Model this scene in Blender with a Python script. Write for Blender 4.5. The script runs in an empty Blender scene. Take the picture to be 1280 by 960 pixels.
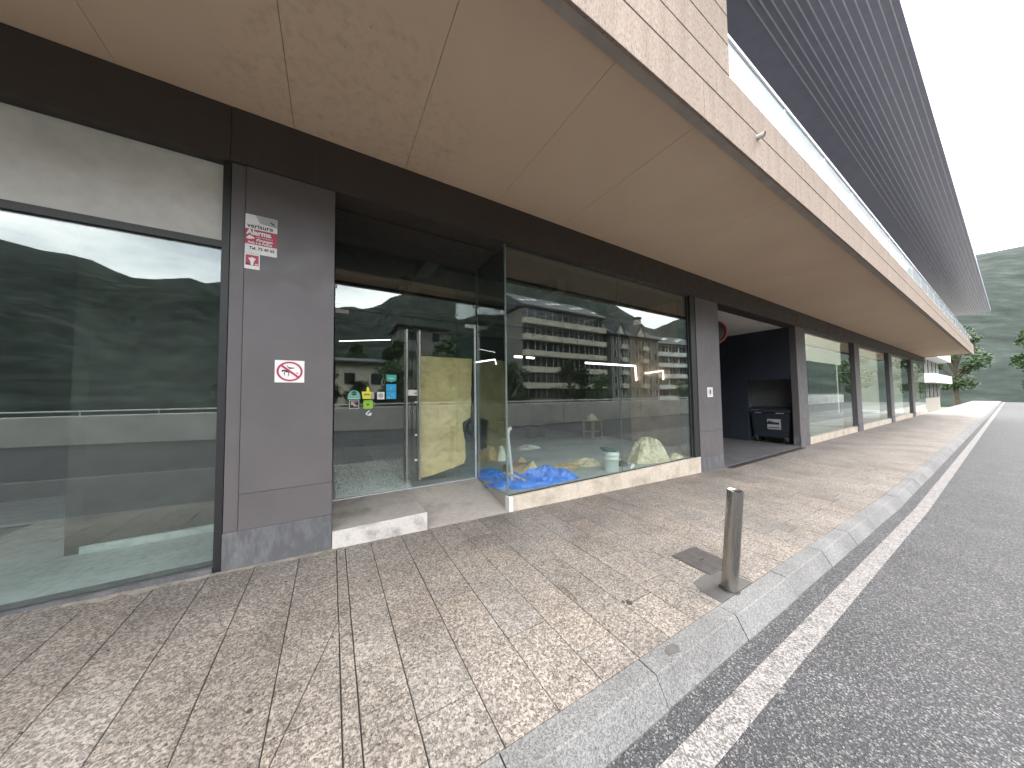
import bpy, bmesh, math, random
from mathutils import Vector, Matrix, noise
R = math.radians
scene = bpy.context.scene
COL = scene.collection

# ------------------------------------------------------------------ camera
F_PX, YAW, PITCH, ROLL = 375.99, 0.540601, 0.041128, -0.0129955
CAM = Vector((0.0, -3.5, 1.4705))
fw0 = Vector((math.sin(YAW), math.cos(YAW), 0)); rt0 = Vector((math.cos(YAW), -math.sin(YAW), 0)); up0 = Vector((0, 0, 1))
fwd = fw0 * math.cos(PITCH) + up0 * math.sin(PITCH)
upv = -fw0 * math.sin(PITCH) + up0 * math.cos(PITCH)
rt = rt0 * math.cos(ROLL) + upv * math.sin(ROLL)
up = -rt0 * math.sin(ROLL) + upv * math.cos(ROLL)
cd = bpy.data.cameras.new('camera')
cd.sensor_fit = 'HORIZONTAL'; cd.sensor_width = 36.0; cd.lens = 36.0 * F_PX / 1280.0
cd.clip_start = 0.05; cd.clip_end = 5000
cam = bpy.data.objects.new('camera', cd); COL.objects.link(cam)
m3 = Matrix((rt, up, -fwd)).transposed()
cam.matrix_world = Matrix.Translation(CAM) @ m3.to_4x4()
scene.camera = cam

# ------------------------------------------------------------------ world, sun, exposure
SUN_EL, SUN_AZ = 58.0, 108.0           # azimuth clockwise from +Y
w = bpy.data.worlds.new('World'); scene.world = w; w.use_nodes = True
nt = w.node_tree; N = nt.nodes; L = nt.links
for n in list(N): N.remove(n)
out = N.new('ShaderNodeOutputWorld'); bg = N.new('ShaderNodeBackground'); bg.inputs['Strength'].default_value = 0.1
sky = N.new('ShaderNodeTexSky'); sky.sky_type = 'NISHITA'; sky.sun_disc = False
sky.sun_elevation = R(SUN_EL); sky.sun_rotation = R(SUN_AZ); sky.dust_density = 2.0
tc = N.new('ShaderNodeTexCoord')
mp = N.new('ShaderNodeMapping'); mp.inputs['Scale'].default_value = (1, 1, 2.4)
nz = N.new('ShaderNodeTexNoise'); nz.inputs['Scale'].default_value = 2.6; nz.inputs['Detail'].default_value = 7; nz.inputs['Roughness'].default_value = 0.55
cr = N.new('ShaderNodeValToRGB')      # cloud cover
cr.color_ramp.elements[0].position = 0.30; cr.color_ramp.elements[0].color = (0.72, 0.72, 0.72, 1)
cr.color_ramp.elements[1].position = 0.52; cr.color_ramp.elements[1].color = (1, 1, 1, 1)
cc = N.new('ShaderNodeValToRGB')      # cloud tone
cc.color_ramp.elements[0].position = 0.36; cc.color_ramp.elements[0].color = (4.4, 4.6, 4.9, 1)
cc.color_ramp.elements[1].position = 0.66; cc.color_ramp.elements[1].color = (9.6, 9.6, 9.7, 1)
mx = N.new('ShaderNodeMixRGB')
L.new(tc.outputs['Generated'], mp.inputs['Vector']); L.new(mp.outputs['Vector'], nz.inputs['Vector'])
L.new(nz.outputs['Fac'], cr.inputs['Fac']); L.new(nz.outputs['Fac'], cc.inputs['Fac'])
L.new(cr.outputs['Color'], mx.inputs['Fac']); L.new(sky.outputs['Color'], mx.inputs['Color1']); L.new(cc.outputs['Color'], mx.inputs['Color2'])
L.new(mx.outputs['Color'], bg.inputs['Color']); L.new(bg.outputs['Background'], out.inputs['Surface'])

sl = bpy.data.lights.new('sun', 'SUN'); sl.energy = 0.6; sl.angle = R(26); sl.color = (1.0, 0.96, 0.9)
so = bpy.data.objects.new('sun', sl); COL.objects.link(so)
sdir = Vector((math.sin(R(SUN_AZ)) * math.cos(R(SUN_EL)), math.cos(R(SUN_AZ)) * math.cos(R(SUN_EL)), math.sin(R(SUN_EL))))
so.rotation_euler = sdir.to_track_quat('Z', 'Y').to_euler(); so.location = (0, -20, 40)

vs = scene.view_settings
vs.view_transform = 'Standard'; vs.look = 'None'; vs.exposure = 3.08; vs.gamma = 1.0; vs.use_curve_mapping = False
scene.cycles.max_bounces = 9; scene.cycles.diffuse_bounces = 4; scene.cycles.glossy_bounces = 4
scene.cycles.transparent_max_bounces = 16; scene.cycles.caustics_reflective = False; scene.cycles.caustics_refractive = False

# ------------------------------------------------------------------ materials
def nm(name):
    m = bpy.data.materials.new(name); m.use_nodes = True
    return m, m.node_tree.nodes, m.node_tree.links, m.node_tree.nodes['Principled BSDF']

def coords(n, l, rnd=True, scale=(1, 1, 1)):
    """object coordinates, shifted per object so that no two pieces look alike"""
    t = n.new('ShaderNodeTexCoord'); mpn = n.new('ShaderNodeMapping'); mpn.inputs['Scale'].default_value = scale
    if rnd:
        oi = n.new('ShaderNodeObjectInfo'); ml = n.new('ShaderNodeVectorMath'); ml.operation = 'MULTIPLY'
        cb = n.new('ShaderNodeCombineXYZ')
        for k in range(3): l.new(oi.outputs['Random'], cb.inputs[k])
        l.new(cb.outputs[0], ml.inputs[0]); ml.inputs[1].default_value = (37.1, 53.7, 11.3)
        ad = n.new('ShaderNodeVectorMath'); l.new(t.outputs['Object'], ad.inputs[0]); l.new(ml.outputs[0], ad.inputs[1])
        l.new(ad.outputs[0], mpn.inputs['Vector'])
    else:
        l.new(t.outputs['Object'], mpn.inputs['Vector'])
    return mpn.outputs['Vector']

def ramp(n, l, src, stops):
    r = n.new('ShaderNodeValToRGB'); e = r.color_ramp.elements
    while len(e) < len(stops): e.new(0.5)
    for k, (p, c) in enumerate(stops):
        e[k].position = p; e[k].color = (c[0], c[1], c[2], 1) if hasattr(c, '__len__') else (c, c, c, 1)
    l.new(src, r.inputs['Fac']); return r.outputs['Color']

def noise_tex(n, l, vec, scale, detail=4, rough=0.55):
    t = n.new('ShaderNodeTexNoise'); t.inputs['Scale'].default_value = scale; t.inputs['Detail'].default_value = detail
    t.inputs['Roughness'].default_value = rough
    if vec is not None: l.new(vec, t.inputs['Vector'])
    return t.outputs['Fac']

def mixc(n, l, fac, a, b, mode='MIX'):
    m = n.new('ShaderNodeMixRGB'); m.blend_type = mode
    for sock, v in ((m.inputs['Fac'], fac), (m.inputs['Color1'], a), (m.inputs['Color2'], b)):
        if isinstance(v, (int, float)): sock.default_value = v
        elif isinstance(v, tuple): sock.default_value = (v[0], v[1], v[2], 1)
        else: l.new(v, sock)
    return m.outputs['Color']

def bump(n, l, b, h, strength=0.3, dist=0.002):
    bp = n.new('ShaderNodeBump'); bp.inputs['Strength'].default_value = strength; bp.inputs['Distance'].default_value = dist
    l.new(h, bp.inputs['Height']); l.new(bp.outputs['Normal'], b.inputs['Normal'])

def plain(name, col, rough=0.6, metal=0.0, var=0.12, vscale=6.0, spec=0.5, bmp=0.0, bscale=200):
    m, n, l, b = nm(name); v = coords(n, l)
    f = noise_tex(n, l, v, vscale, 5)
    lo = tuple(c * (1 - var) for c in col); hi = tuple(min(1, c * (1 + var)) for c in col)
    l.new(ramp(n, l, f, [(0.3, lo), (0.7, hi)]), b.inputs['Base Color'])
    b.inputs['Roughness'].default_value = rough; b.inputs['Metallic'].default_value = metal
    b.inputs['Specular IOR Level'].default_value = spec
    if bmp: bump(n, l, b, noise_tex(n, l, v, bscale, 3), bmp)
    return m

def granite(name, base, dark, light, cell=115.0, stain=True, contrast=1.0, rough=0.75):
    m, n, l, b = nm(name); v = coords(n, l)
    vo = n.new('ShaderNodeTexVoronoi'); vo.inputs['Scale'].default_value = cell; l.new(v, vo.inputs['Vector'])
    sp = n.new('ShaderNodeSeparateColor'); l.new(vo.outputs['Color'], sp.inputs[0])
    c1 = ramp(n, l, sp.outputs[0], [(0.0, dark), (0.22, tuple(x * 0.75 for x in base)), (0.5, base), (0.85, light)])
    vo2 = n.new('ShaderNodeTexVoronoi'); vo2.inputs['Scale'].default_value = cell * 2.3; l.new(v, vo2.inputs['Vector'])
    sp2 = n.new('ShaderNodeSeparateColor'); l.new(vo2.outputs['Color'], sp2.inputs[0])
    c2 = ramp(n, l, sp2.outputs[1], [(0.0, dark), (0.3, base), (0.9, light)])
    c = mixc(n, l, 0.45, c1, c2)
    oi = n.new('ShaderNodeObjectInfo')                       # slab to slab tone
    tone = ramp(n, l, oi.outputs['Random'], [(0.0, (0.82, 0.81, 0.80)), (0.5, (0.97, 0.96, 0.95)), (0.8, (1.0, 0.99, 1.0)), (1.0, (1.1, 1.04, 0.97))])
    c = mixc(n, l, 0.8, c, tone, 'MULTIPLY')
    if stain:                                                # worn grey dirt in broad patches, in place coordinates
        ge = n.new('ShaderNodeNewGeometry')
        f = noise_tex(n, l, ge.outputs['Position'], 1.3, 6, 0.6)
        d = ramp(n, l, f, [(0.36, (0.70, 0.69, 0.69)), (0.58, (1, 1, 1))])
        c = mixc(n, l, 0.9, c, d, 'MULTIPLY')
        f2 = noise_tex(n, l, ge.outputs['Position'], 9.0, 3, 0.5)
        d2 = ramp(n, l, f2, [(0.22, (0.55, 0.53, 0.51)), (0.33, (1, 1, 1))])
        c = mixc(n, l, 0.8, c, d2, 'MULTIPLY')
    l.new(c, b.inputs['Base Color']); b.inputs['Roughness'].default_value = rough
    bump(n, l, b, sp.outputs[0], 0.35, 0.0015)
    return m

def asphalt(name):
    m, n, l, b = nm(name)
    ge = n.new('ShaderNodeNewGeometry'); v = ge.outputs['Position']
    vo = n.new('ShaderNodeTexVoronoi'); vo.inputs['Scale'].default_value = 135; l.new(v, vo.inputs['Vector'])
    sp = n.new('ShaderNodeSeparateColor'); l.new(vo.outputs['Color'], sp.inputs[0])
    c = ramp(n, l, sp.outputs[0], [(0.0, (0.018, 0.018, 0.02)), (0.45, (0.035, 0.035, 0.038)), (0.8, (0.068, 0.066, 0.068)), (1.0, (0.2, 0.19, 0.19))])
    f = noise_tex(n, l, v, 2.0, 5); d = ramp(n, l, f, [(0.3, 0.75), (0.7, 1.1)])
    c = mixc(n, l, 0.8, c, d, 'MULTIPLY')
    l.new(c, b.inputs['Base Color']); b.inputs['Roughness'].default_value = 0.8
    bump(n, l, b, vo.outputs['Distance'], 0.8, 0.004)
    return m

def roadpaint(name):
    m, n, l, b = nm(name)
    ge = n.new('ShaderNodeNewGeometry'); v = ge.outputs['Position']
    vo = n.new('ShaderNodeTexVoronoi'); vo.inputs['Scale'].default_value = 135; l.new(v, vo.inputs['Vector'])
    sp = n.new('ShaderNodeSeparateColor'); l.new(vo.outputs['Color'], sp.inputs[0])
    f = noise_tex(n, l, v, 14, 4, 0.7)
    ad = n.new('ShaderNodeMath'); ad.operation = 'MULTIPLY_ADD'; l.new(sp.outputs[1], ad.inputs[0]); ad.inputs[1].default_value = 0.75; l.new(f, ad.inputs[2])
    c = ramp(n, l, ad.outputs[0], [(0.50, (0.06, 0.06, 0.06)), (0.80, (0.125, 0.117, 0.111)), (1.10, (0.25, 0.232, 0.225))])
    l.new(c, b.inputs['Base Color']); b.inputs['Roughness'].default_value = 0.75
    bump(n, l, b, vo.outputs['Distance'], 0.6, 0.003)
    return m

def concrete_rib(name, base):
    m, n, l, b = nm(name); t = n.new('ShaderNodeTexCoord'); v = t.outputs['Object']
    mpn = n.new('ShaderNodeMapping'); mpn.inputs['Scale'].default_value = (1, 1, 0.35); l.new(v, mpn.inputs['Vector'])
    f = noise_tex(n, l, mpn.outputs['Vector'], 70, 4, 0.8)
    c = ramp(n, l, f, [(0.33, tuple(x * 0.5 for x in base)), (0.5, base), (0.68, tuple(min(1, x * 1.22) for x in base))])
    mp2 = n.new('ShaderNodeMapping'); mp2.inputs['Scale'].default_value = (5, 5, 0.5); l.new(v, mp2.inputs['Vector'])
    f2 = noise_tex(n, l, mp2.outputs['Vector'], 1.6, 6, 0.6)
    c = mixc(n, l, 0.75, c, ramp(n, l, f2, [(0.3, (0.72, 0.71, 0.72)), (0.62, (1, 1, 1))]), 'MULTIPLY')
    f3 = noise_tex(n, l, v, 1.1, 4); c = mixc(n, l, 0.6, c, ramp(n, l, f3, [(0.35, (0.86, 0.82, 0.80)), (0.65, (1, 1, 1))]), 'MULTIPLY')
    l.new(c, b.inputs['Base Color']); b.inputs['Roughness'].default_value = 0.9
    bump(n, l, b, f, 0.6, 0.006)
    return m

def soffit_mat(name):
    m, n, l, b = nm(name); ge = n.new('ShaderNodeNewGeometry'); v = ge.outputs['Position']
    f = noise_tex(n, l, v, 0.9, 5, 0.55)
    c = ramp(n, l, f, [(0.3, (0.74, 0.565, 0.405)), (0.7, (0.80, 0.62, 0.455))])
    # mould blotches and flaked paint in an uneven zone
    dd = n.new('ShaderNodeVectorMath'); dd.operation = 'DISTANCE'; l.new(v, dd.inputs[0]); dd.inputs[1].default_value = (0.25, -0.45, 4.1)
    zn = noise_tex(n, l, v, 1.4, 4, 0.6); zz = n.new('ShaderNodeMath'); zz.operation = 'MULTIPLY_ADD'; l.new(zn, zz.inputs[0]); zz.inputs[1].default_value = -1.6; l.new(dd.outputs['Value'], zz.inputs[2])
    z2 = ramp(n, l, zz.outputs[0], [(0.0, 0.55), (0.30, 0.0)])
    f2 = noise_tex(n, l, v, 11, 6, 0.7); s2 = ramp(n, l, f2, [(0.34, (0.74, 0.70, 0.62)), (0.52, (1, 1, 1))])
    c = mixc(n, l, z2, c, mixc(n, l, 1.0, c, s2, 'MULTIPLY'))
    vo = n.new('ShaderNodeTexVoronoi'); vo.inputs['Scale'].default_value = 5.5; l.new(v, vo.inputs['Vector'])
    vd = n.new('ShaderNodeVectorMath'); vd.operation = 'DISTANCE'
    sps = ramp(n, l, vo.outputs['Distance'], [(0.035, (0.42, 0.38, 0.32)), (0.06, (1, 1, 1))])
    c = mixc(n, l, mixc(n, l, 1.0, z2, (0.8, 0.8, 0.8), 'MULTIPLY'), c, mixc(n, l, 1.0, c, sps, 'MULTIPLY'))
    l.new(c, b.inputs['Base Color']); b.inputs['Roughness'].default_value = 0.85
    bump(n, l, b, noise_tex(n, l, v, 30, 4), 0.08, 0.003)
    return m

def panel_metal(name, col, rough=0.42, spec=0.5):
    """painted sheet-metal cladding: faint smears, vertical run marks, slight waviness"""
    m, n, l, b = nm(name); v = coords(n, l)
    f = noise_tex(n, l, v, 1.8, 5)
    c = ramp(n, l, f, [(0.3, tuple(x * 0.9 for x in col)), (0.7, tuple(x * 1.08 for x in col))])
    mpn = n.new('ShaderNodeMapping'); mpn.inputs['Scale'].default_value = (14, 14, 0.6); l.new(v, mpn.inputs['Vector'])
    f2 = noise_tex(n, l, mpn.outputs['Vector'], 1.5, 5, 0.65)
    c = mixc(n, l, ramp(n, l, f2, [(0.60, 0.0), (0.85, 0.05)]), c, (0.42, 0.40, 0.39))
    l.new(c, b.inputs['Base Color'])
    l.new(ramp(n, l, noise_tex(n, l, v, 7, 5), [(0.3, rough * 0.85), (0.7, rough * 1.25)]), b.inputs['Roughness'])
    b.inputs['Specular IOR Level'].default_value = spec
    bump(n, l, b, noise_tex(n, l, v, 2.2, 1), 0.03, 0.02)
    return m

def streaked(name, base, streak, rough=0.7):
    m, n, l, b = nm(name); v = coords(n, l)
    mpn = n.new('ShaderNodeMapping'); mpn.inputs['Scale'].default_value = (5, 5, 1.6); l.new(v, mpn.inputs['Vector'])
    f = noise_tex(n, l, mpn.outputs['Vector'], 2.2, 6, 0.68)
    c = ramp(n, l, f, [(0.45, base), (0.75, streak)])
    l.new(c, b.inputs['Base Color']); b.inputs['Roughness'].default_value = rough
    return m

def marble(name, base, vein, scale=3.0, rough=0.55):
    m, n, l, b = nm(name); v = coords(n, l)
    f = noise_tex(n, l, v, scale, 7, 0.62); f2 = noise_tex(n, l, v, scale * 7, 5, 0.6)
    c = ramp(n, l, f, [(0.3, vein), (0.5, base), (0.75, tuple(min(1, x * 1.1) for x in base))])
    c = mixc(n, l, 0.55, c, ramp(n, l, f2, [(0.3, (0.72, 0.69, 0.65)), (0.6, (1, 1, 1))]), 'MULTIPLY')
    l.new(c, b.inputs['Base Color']); b.inputs['Roughness'].default_value = rough
    return m

def glass_mat(name, tint=(0.86, 0.93, 0.90), r0=0.06, rmax=0.9, dust=0.0):
    m, n, l, b = nm(name); n.remove(b)
    o = n['Material Output']
    lw = n.new('ShaderNodeLayerWeight'); lw.inputs['Blend'].default_value = 0.5
    pw = n.new('ShaderNodeMath'); pw.operation = 'POWER'; l.new(lw.outputs['Facing'], pw.inputs[0]); pw.inputs[1].default_value = 4.5
    ma = n.new('ShaderNodeMath'); ma.operation = 'MULTIPLY_ADD'; l.new(pw.outputs[0], ma.inputs[0]); ma.inputs[1].default_value = rmax - r0; ma.inputs[2].default_value = r0
    tr = n.new('ShaderNodeBsdfTransparent'); tr.inputs['Color'].default_value = (*tint, 1)
    gl = n.new('ShaderNodeBsdfGlossy'); gl.inputs['Roughness'].default_value = 0.0; gl.inputs['Color'].default_value = (0.93, 0.98, 0.96, 1)
    # faint waviness of large panes
    ge = n.new('ShaderNodeNewGeometry'); f = noise_tex(n, l, ge.outputs['Position'], 0.8, 1)
    bp = n.new('ShaderNodeBump'); bp.inputs['Strength'].default_value = 0.02; bp.inputs['Distance'].default_value = 0.02
    l.new(f, bp.inputs['Height']); l.new(bp.outputs['Normal'], gl.inputs['Normal'])
    mix = n.new('ShaderNodeMixShader'); l.new(ma.outputs[0], mix.inputs[0]); l.new(tr.outputs[0], mix.inputs[1]); l.new(gl.outputs[0], mix.inputs[2])
    last = mix.outputs[0]
    if dust:
        df = n.new('ShaderNodeBsdfDiffuse'); df.inputs['Color'].default_value = (0.6, 0.62, 0.6, 1)
        f2 = noise_tex(n, l, ge.outputs['Position'], 3.0, 6, 0.65)
        r = ramp(n, l, f2, [(0.4, 0.0), (0.8, dust)])
        m2 = n.new('ShaderNodeMixShader'); l.new(r, m2.inputs[0]); l.new(last, m2.inputs[1]); l.new(df.outputs[0], m2.inputs[2]); last = m2.outputs[0]
    l.new(last, o.inputs['Surface'])
    return m

def emit(name, col, s):
    m, n, l, b = nm(name); b.inputs['Base Color'].default_value = (0.8, 0.8, 0.8, 1)
    b.inputs['Emission Color'].default_value = (*col, 1); b.inputs['Emission Strength'].default_value = s
    return m

def brushed(name, col=(0.55, 0.53, 0.50), rough=0.28):
    m, n, l, b = nm(name); v = coords(n, l)
    mpn = n.new('ShaderNodeMapping'); mpn.inputs['Scale'].default_value = (40, 40, 1.2); l.new(v, mpn.inputs['Vector'])
    f = noise_tex(n, l, mpn.outputs['Vector'], 3, 4, 0.6)
    l.new(ramp(n, l, f, [(0.3, tuple(c * 0.85 for c in col)), (0.7, col)]), b.inputs['Base Color'])
    l.new(ramp(n, l, f, [(0.3, rough * 0.8), (0.7, rough * 1.5)]), b.inputs['Roughness'])
    b.inputs['Metallic'].default_value = 1.0; b.inputs['Anisotropic'].default_value = 0.5
    return m

def leafmat(name, a, bcol):
    m, n, l, b = nm(name); t = n.new('ShaderNodeTexCoord')
    f = noise_tex(n, l, t.outputs['Object'], 0.9, 3)
    l.new(ramp(n, l, f, [(0.3, a), (0.7, bcol)]), b.inputs['Base Color']); b.inputs['Roughness'].default_value = 0.65
    return m

def hillmat(name):
    m, n, l, b = nm(name); ge = n.new('ShaderNodeNewGeometry'); v = ge.outputs['Position']
    vo = n.new('ShaderNodeTexVoronoi'); vo.inputs['Scale'].default_value = 0.11; l.new(v, vo.inputs['Vector'])
    f0 = noise_tex(n, l, v, 0.045, 10, 0.78); ml = n.new('ShaderNodeMath'); ml.operation = 'MULTIPLY_ADD'; l.new(vo.outputs['Distance'], ml.inputs[0]); ml.inputs[1].default_value = -0.22; ad = n.new('ShaderNodeMath'); l.new(f0, ad.inputs[0]); ad.inputs[1].default_value = 0.10; l.new(ad.outputs[0], ml.inputs[2]); f = ml.outputs[0]
    c = ramp(n, l, f, [(0.36, (0.004, 0.008, 0.006)), (0.52, (0.014, 0.023, 0.018)), (0.68, (0.036, 0.047, 0.040))])
    l.new(c, b.inputs['Base Color']); b.inputs['Roughness'].default_value = 0.9; b.inputs['Specular IOR Level'].default_value = 0.1
    return m

def floor_mat(name):
    m, n, l, b = nm(name); ge = n.new('ShaderNodeNewGeometry'); v = ge.outputs['Position']
    f = noise_tex(n, l, v, 1.2, 6, 0.6)
    c = ramp(n, l, f, [(0.3, (0.36, 0.40, 0.40)), (0.7, (0.52, 0.56, 0.56))])
    f2 = noise_tex(n, l, v, 16, 5, 0.7); c = mixc(n, l, 0.6, c, ramp(n, l, f2, [(0.35, (0.66, 0.66, 0.65)), (0.55, (1, 1, 1))]), 'MULTIPLY')
    l.new(c, b.inputs['Base Color']); b.inputs['Roughness'].default_value = 0.5
    return m

M = {}
M['slab'] = granite('granite_slab', (0.126, 0.110, 0.094), (0.008, 0.007, 0.006), (0.365, 0.322, 0.28), 92)
M['slab_pale'] = granite('granite_slab_worn', (0.142, 0.127, 0.112), (0.012, 0.011, 0.010), (0.35, 0.317, 0.283), 90)
M['bed'] = plain('joint_mortar', (0.045, 0.04, 0.036), 0.95, var=0.35, vscale=9)
M['kerb'] = granite('granite_kerb', (0.145, 0.144, 0.143), (0.030, 0.030, 0.031), (0.26, 0.258, 0.255), 150, stain=True)
M['asphalt'] = asphalt('asphalt')
M['asphalt_dark'] = plain('dimming_asphalt', (0.026, 0.026, 0.028), 0.9, var=0.25, vscale=3, bmp=0.3, bscale=150)  # made-up darker asphalt, dims the road's mirror image in the shop glass
M['roadpaint'] = roadpaint('road_paint')
M['soffit'] = soffit_mat('soffit_plaster')
M['concrete'] = concrete_rib('ribbed_concrete', (0.37, 0.29, 0.235))
M['lip'] = plain('drip_edge_concrete', (0.40, 0.35, 0.31), 0.9, var=0.12, vscale=4)
M['dark'] = plain('dark_gap', (0.03, 0.027, 0.025), 0.8)
M['beam'] = panel_metal('brown_cladding', (0.050, 0.040, 0.035), 0.5, 0.4)
M['pillar'] = panel_metal('grey_cladding', (0.115, 0.105, 0.108), 0.42, 0.5)
M['pillar_base'] = streaked('grey_stone_base', (0.095, 0.095, 0.102), (0.19, 0.19, 0.195))
M['plinth'] = marble('cream_marble', (0.60, 0.52, 0.43), (0.40, 0.34, 0.28), 3.0)
M['riser'] = marble('pale_marble', (0.56, 0.53, 0.50), (0.28, 0.265, 0.25), 6.0)
M['step'] = marble('grey_marble', (0.33, 0.30, 0.27), (0.19, 0.175, 0.16), 2.5)
M['glass'] = glass_mat('shop_glass', (0.905, 0.945, 0.925), 0.088, 0.9, 0.012)
M['glass_edge'] = plain('glass_edge', (0.20, 0.26, 0.24), 0.3)
M['balglass'] = plain('white_laminated_glass', (0.74, 0.78, 0.80), 0.06, var=0.05, spec=1.0)
M['steel'] = brushed('stainless_steel')
M['bollsteel'] = brushed('bollard_steel', (0.42, 0.40, 0.37), 0.22)
M['alu'] = plain('aluminium', (0.62, 0.63, 0.64), 0.35, 0.6)
M['black'] = plain('black_frame', (0.018, 0.018, 0.02), 0.45)
M['blackplastic'] = plain('navy_plastic', (0.022, 0.028, 0.038), 0.5)
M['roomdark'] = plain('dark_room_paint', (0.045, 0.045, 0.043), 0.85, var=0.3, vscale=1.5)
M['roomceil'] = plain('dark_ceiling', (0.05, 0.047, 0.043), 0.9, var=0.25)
M['browntile'] = plain('brown_wall', (0.42, 0.26, 0.17), 0.75, var=0.35, vscale=2.2)
M['roombeam'] = plain('ceiling_beam', (0.13, 0.12, 0.105), 0.8, var=0.2)
M['floor'] = floor_mat('screed_floor')
M['passwall'] = panel_metal('navy_panel', (0.030, 0.036, 0.050), 0.5, 0.4)
M['passceil'] = plain('white_plaster', (0.62, 0.60, 0.57), 0.9, var=0.06)
M['passfloor'] = plain('passage_floor', (0.085, 0.082, 0.083), 0.7, var=0.25, vscale=3)
M['niche'] = plain('niche_grey', (0.20, 0.21, 0.215), 0.8, var=0.15, vscale=2)
M['white'] = plain('white_print', (0.80, 0.79, 0.78), 0.45, var=0.03)
M['offwhite'] = plain('off_white', (0.66, 0.65, 0.62), 0.55, var=0.1)
M['red'] = plain('crimson_print', (0.43, 0.035, 0.085), 0.45, var=0.05)
M['ink'] = plain('black_ink', (0.02, 0.02, 0.022), 0.5)
M['greyprint'] = plain('grey_print', (0.42, 0.42, 0.43), 0.5, var=0.1)
M['pinkprint'] = plain('pink_print', (0.72, 0.50, 0.53), 0.5)
M['mint'] = plain('mint_print', (0.22, 0.60, 0.48), 0.5)
M['yellow'] = plain('yellow_print', (0.86, 0.82, 0.06), 0.5)
M['lime'] = plain('lime_print', (0.34, 0.66, 0.06), 0.5)
M['cyan'] = plain('blue_print', (0.02, 0.34, 0.62), 0.5)
M['cyan2'] = plain('light_blue_print', (0.05, 0.45, 0.68), 0.5)
M['teal'] = plain('teal_print', (0.06, 0.42, 0.36), 0.5)
M['led'] = emit('led_light', (1.0, 0.98, 0.94), 0.55)
M['paper'] = plain('kraft_paper', (0.70, 0.53, 0.27), 0.85, var=0.10, vscale=5, bmp=0.5, bscale=25)
M['tarp'] = plain('blue_tarpaulin', (0.015, 0.20, 0.78), 0.3, var=0.2, vscale=9, bmp=0.4, bscale=60)
M['card'] = plain('cardboard', (0.36, 0.24, 0.13), 0.85, var=0.18)
M['cardpale'] = plain('pale_cardboard', (0.62, 0.49, 0.30), 0.85, var=0.12)
M['ochre'] = plain('ochre_sheet', (0.42, 0.31, 0.14), 0.85, var=0.3, vscale=12)
M['film'] = plain('plastic_film', (0.60, 0.51, 0.34), 0.28, var=0.3, vscale=11, bmp=0.6, bscale=22)
M['bucket'] = plain('white_bucket', (0.68, 0.74, 0.72), 0.4, var=0.06)
M['lid'] = plain('green_lid', (0.015, 0.10, 0.075), 0.4)
M['timber'] = plain('pale_timber', (0.55, 0.44, 0.30), 0.7)
M['shard'] = plain('glass_granules', (0.93, 0.95, 0.94), 0.2, var=0.3, vscale=30)
M['iron'] = plain('cast_iron', (0.075, 0.068, 0.064), 0.55, 0.3, var=0.25, vscale=14, bmp=0.3, bscale=90)
M['patch'] = plain('mortar_patch', (0.085, 0.08, 0.074), 0.85, var=0.2, vscale=7, bmp=0.3, bscale=120)
M['mirrorback'] = plain('mirror_back', (0.05, 0.035, 0.035), 0.5)
M['redrim'] = plain('red_rim', (0.42, 0.05, 0.05), 0.4)
M['bceil'] = plain('slate_blue_ceiling', (0.36, 0.38, 0.50), 0.35, var=0.08)
M['bslat'] = plain('pale_slat', (0.80, 0.80, 0.86), 0.35, var=0.08)
M['render'] = plain('beige_render', (0.50, 0.46, 0.39), 0.9)
M['greyrender'] = plain('grey_stone_render', (0.17, 0.165, 0.15), 0.9, var=0.2)
M['whiterender'] = plain('white_render', (0.66, 0.66, 0.64), 0.9)
M['slate'] = plain('slate_roof', (0.05, 0.053, 0.06), 0.85, var=0.25, vscale=1.2)
M['pane'] = plain('window_pane', (0.03, 0.036, 0.042), 0.08, spec=0.8)
M['parapet'] = plain('concrete_parapet', (0.62, 0.60, 0.57), 0.9, var=0.15, vscale=1.0)
M['bark'] = plain('bark', (0.10, 0.08, 0.06), 0.9, var=0.3)
M['leaf'] = leafmat('leaves', (0.022, 0.048, 0.018), (0.065, 0.11, 0.035))
M['hill'] = hillmat('forest_hill')
M['terrain'] = plain('valley_ground', (0.09, 0.11, 0.06), 0.95, var=0.3, vscale=0.05)

# ------------------------------------------------------------------ mesh helpers
rng = random.Random(7)
def tag(o, label=None, cat=None, group=None, kind=None):
    if label: o['label'] = label
    if cat: o['category'] = cat
    if group: o['group'] = group
    if kind: o['kind'] = kind
    return o

def empty(name, loc=(0, 0, 0), rz=0.0):
    o = bpy.data.objects.new(name, None); COL.objects.link(o); o.location = loc; o.rotation_euler = (0, 0, rz)
    o.empty_display_size = 0.1
    return o

def link(name, me, parent=None, loc=(0, 0, 0), rot=(0, 0, 0)):
    o = bpy.data.objects.new(name, me); COL.objects.link(o); o.location = loc; o.rotation_euler = rot
    if parent: o.parent = parent
    return o

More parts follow.
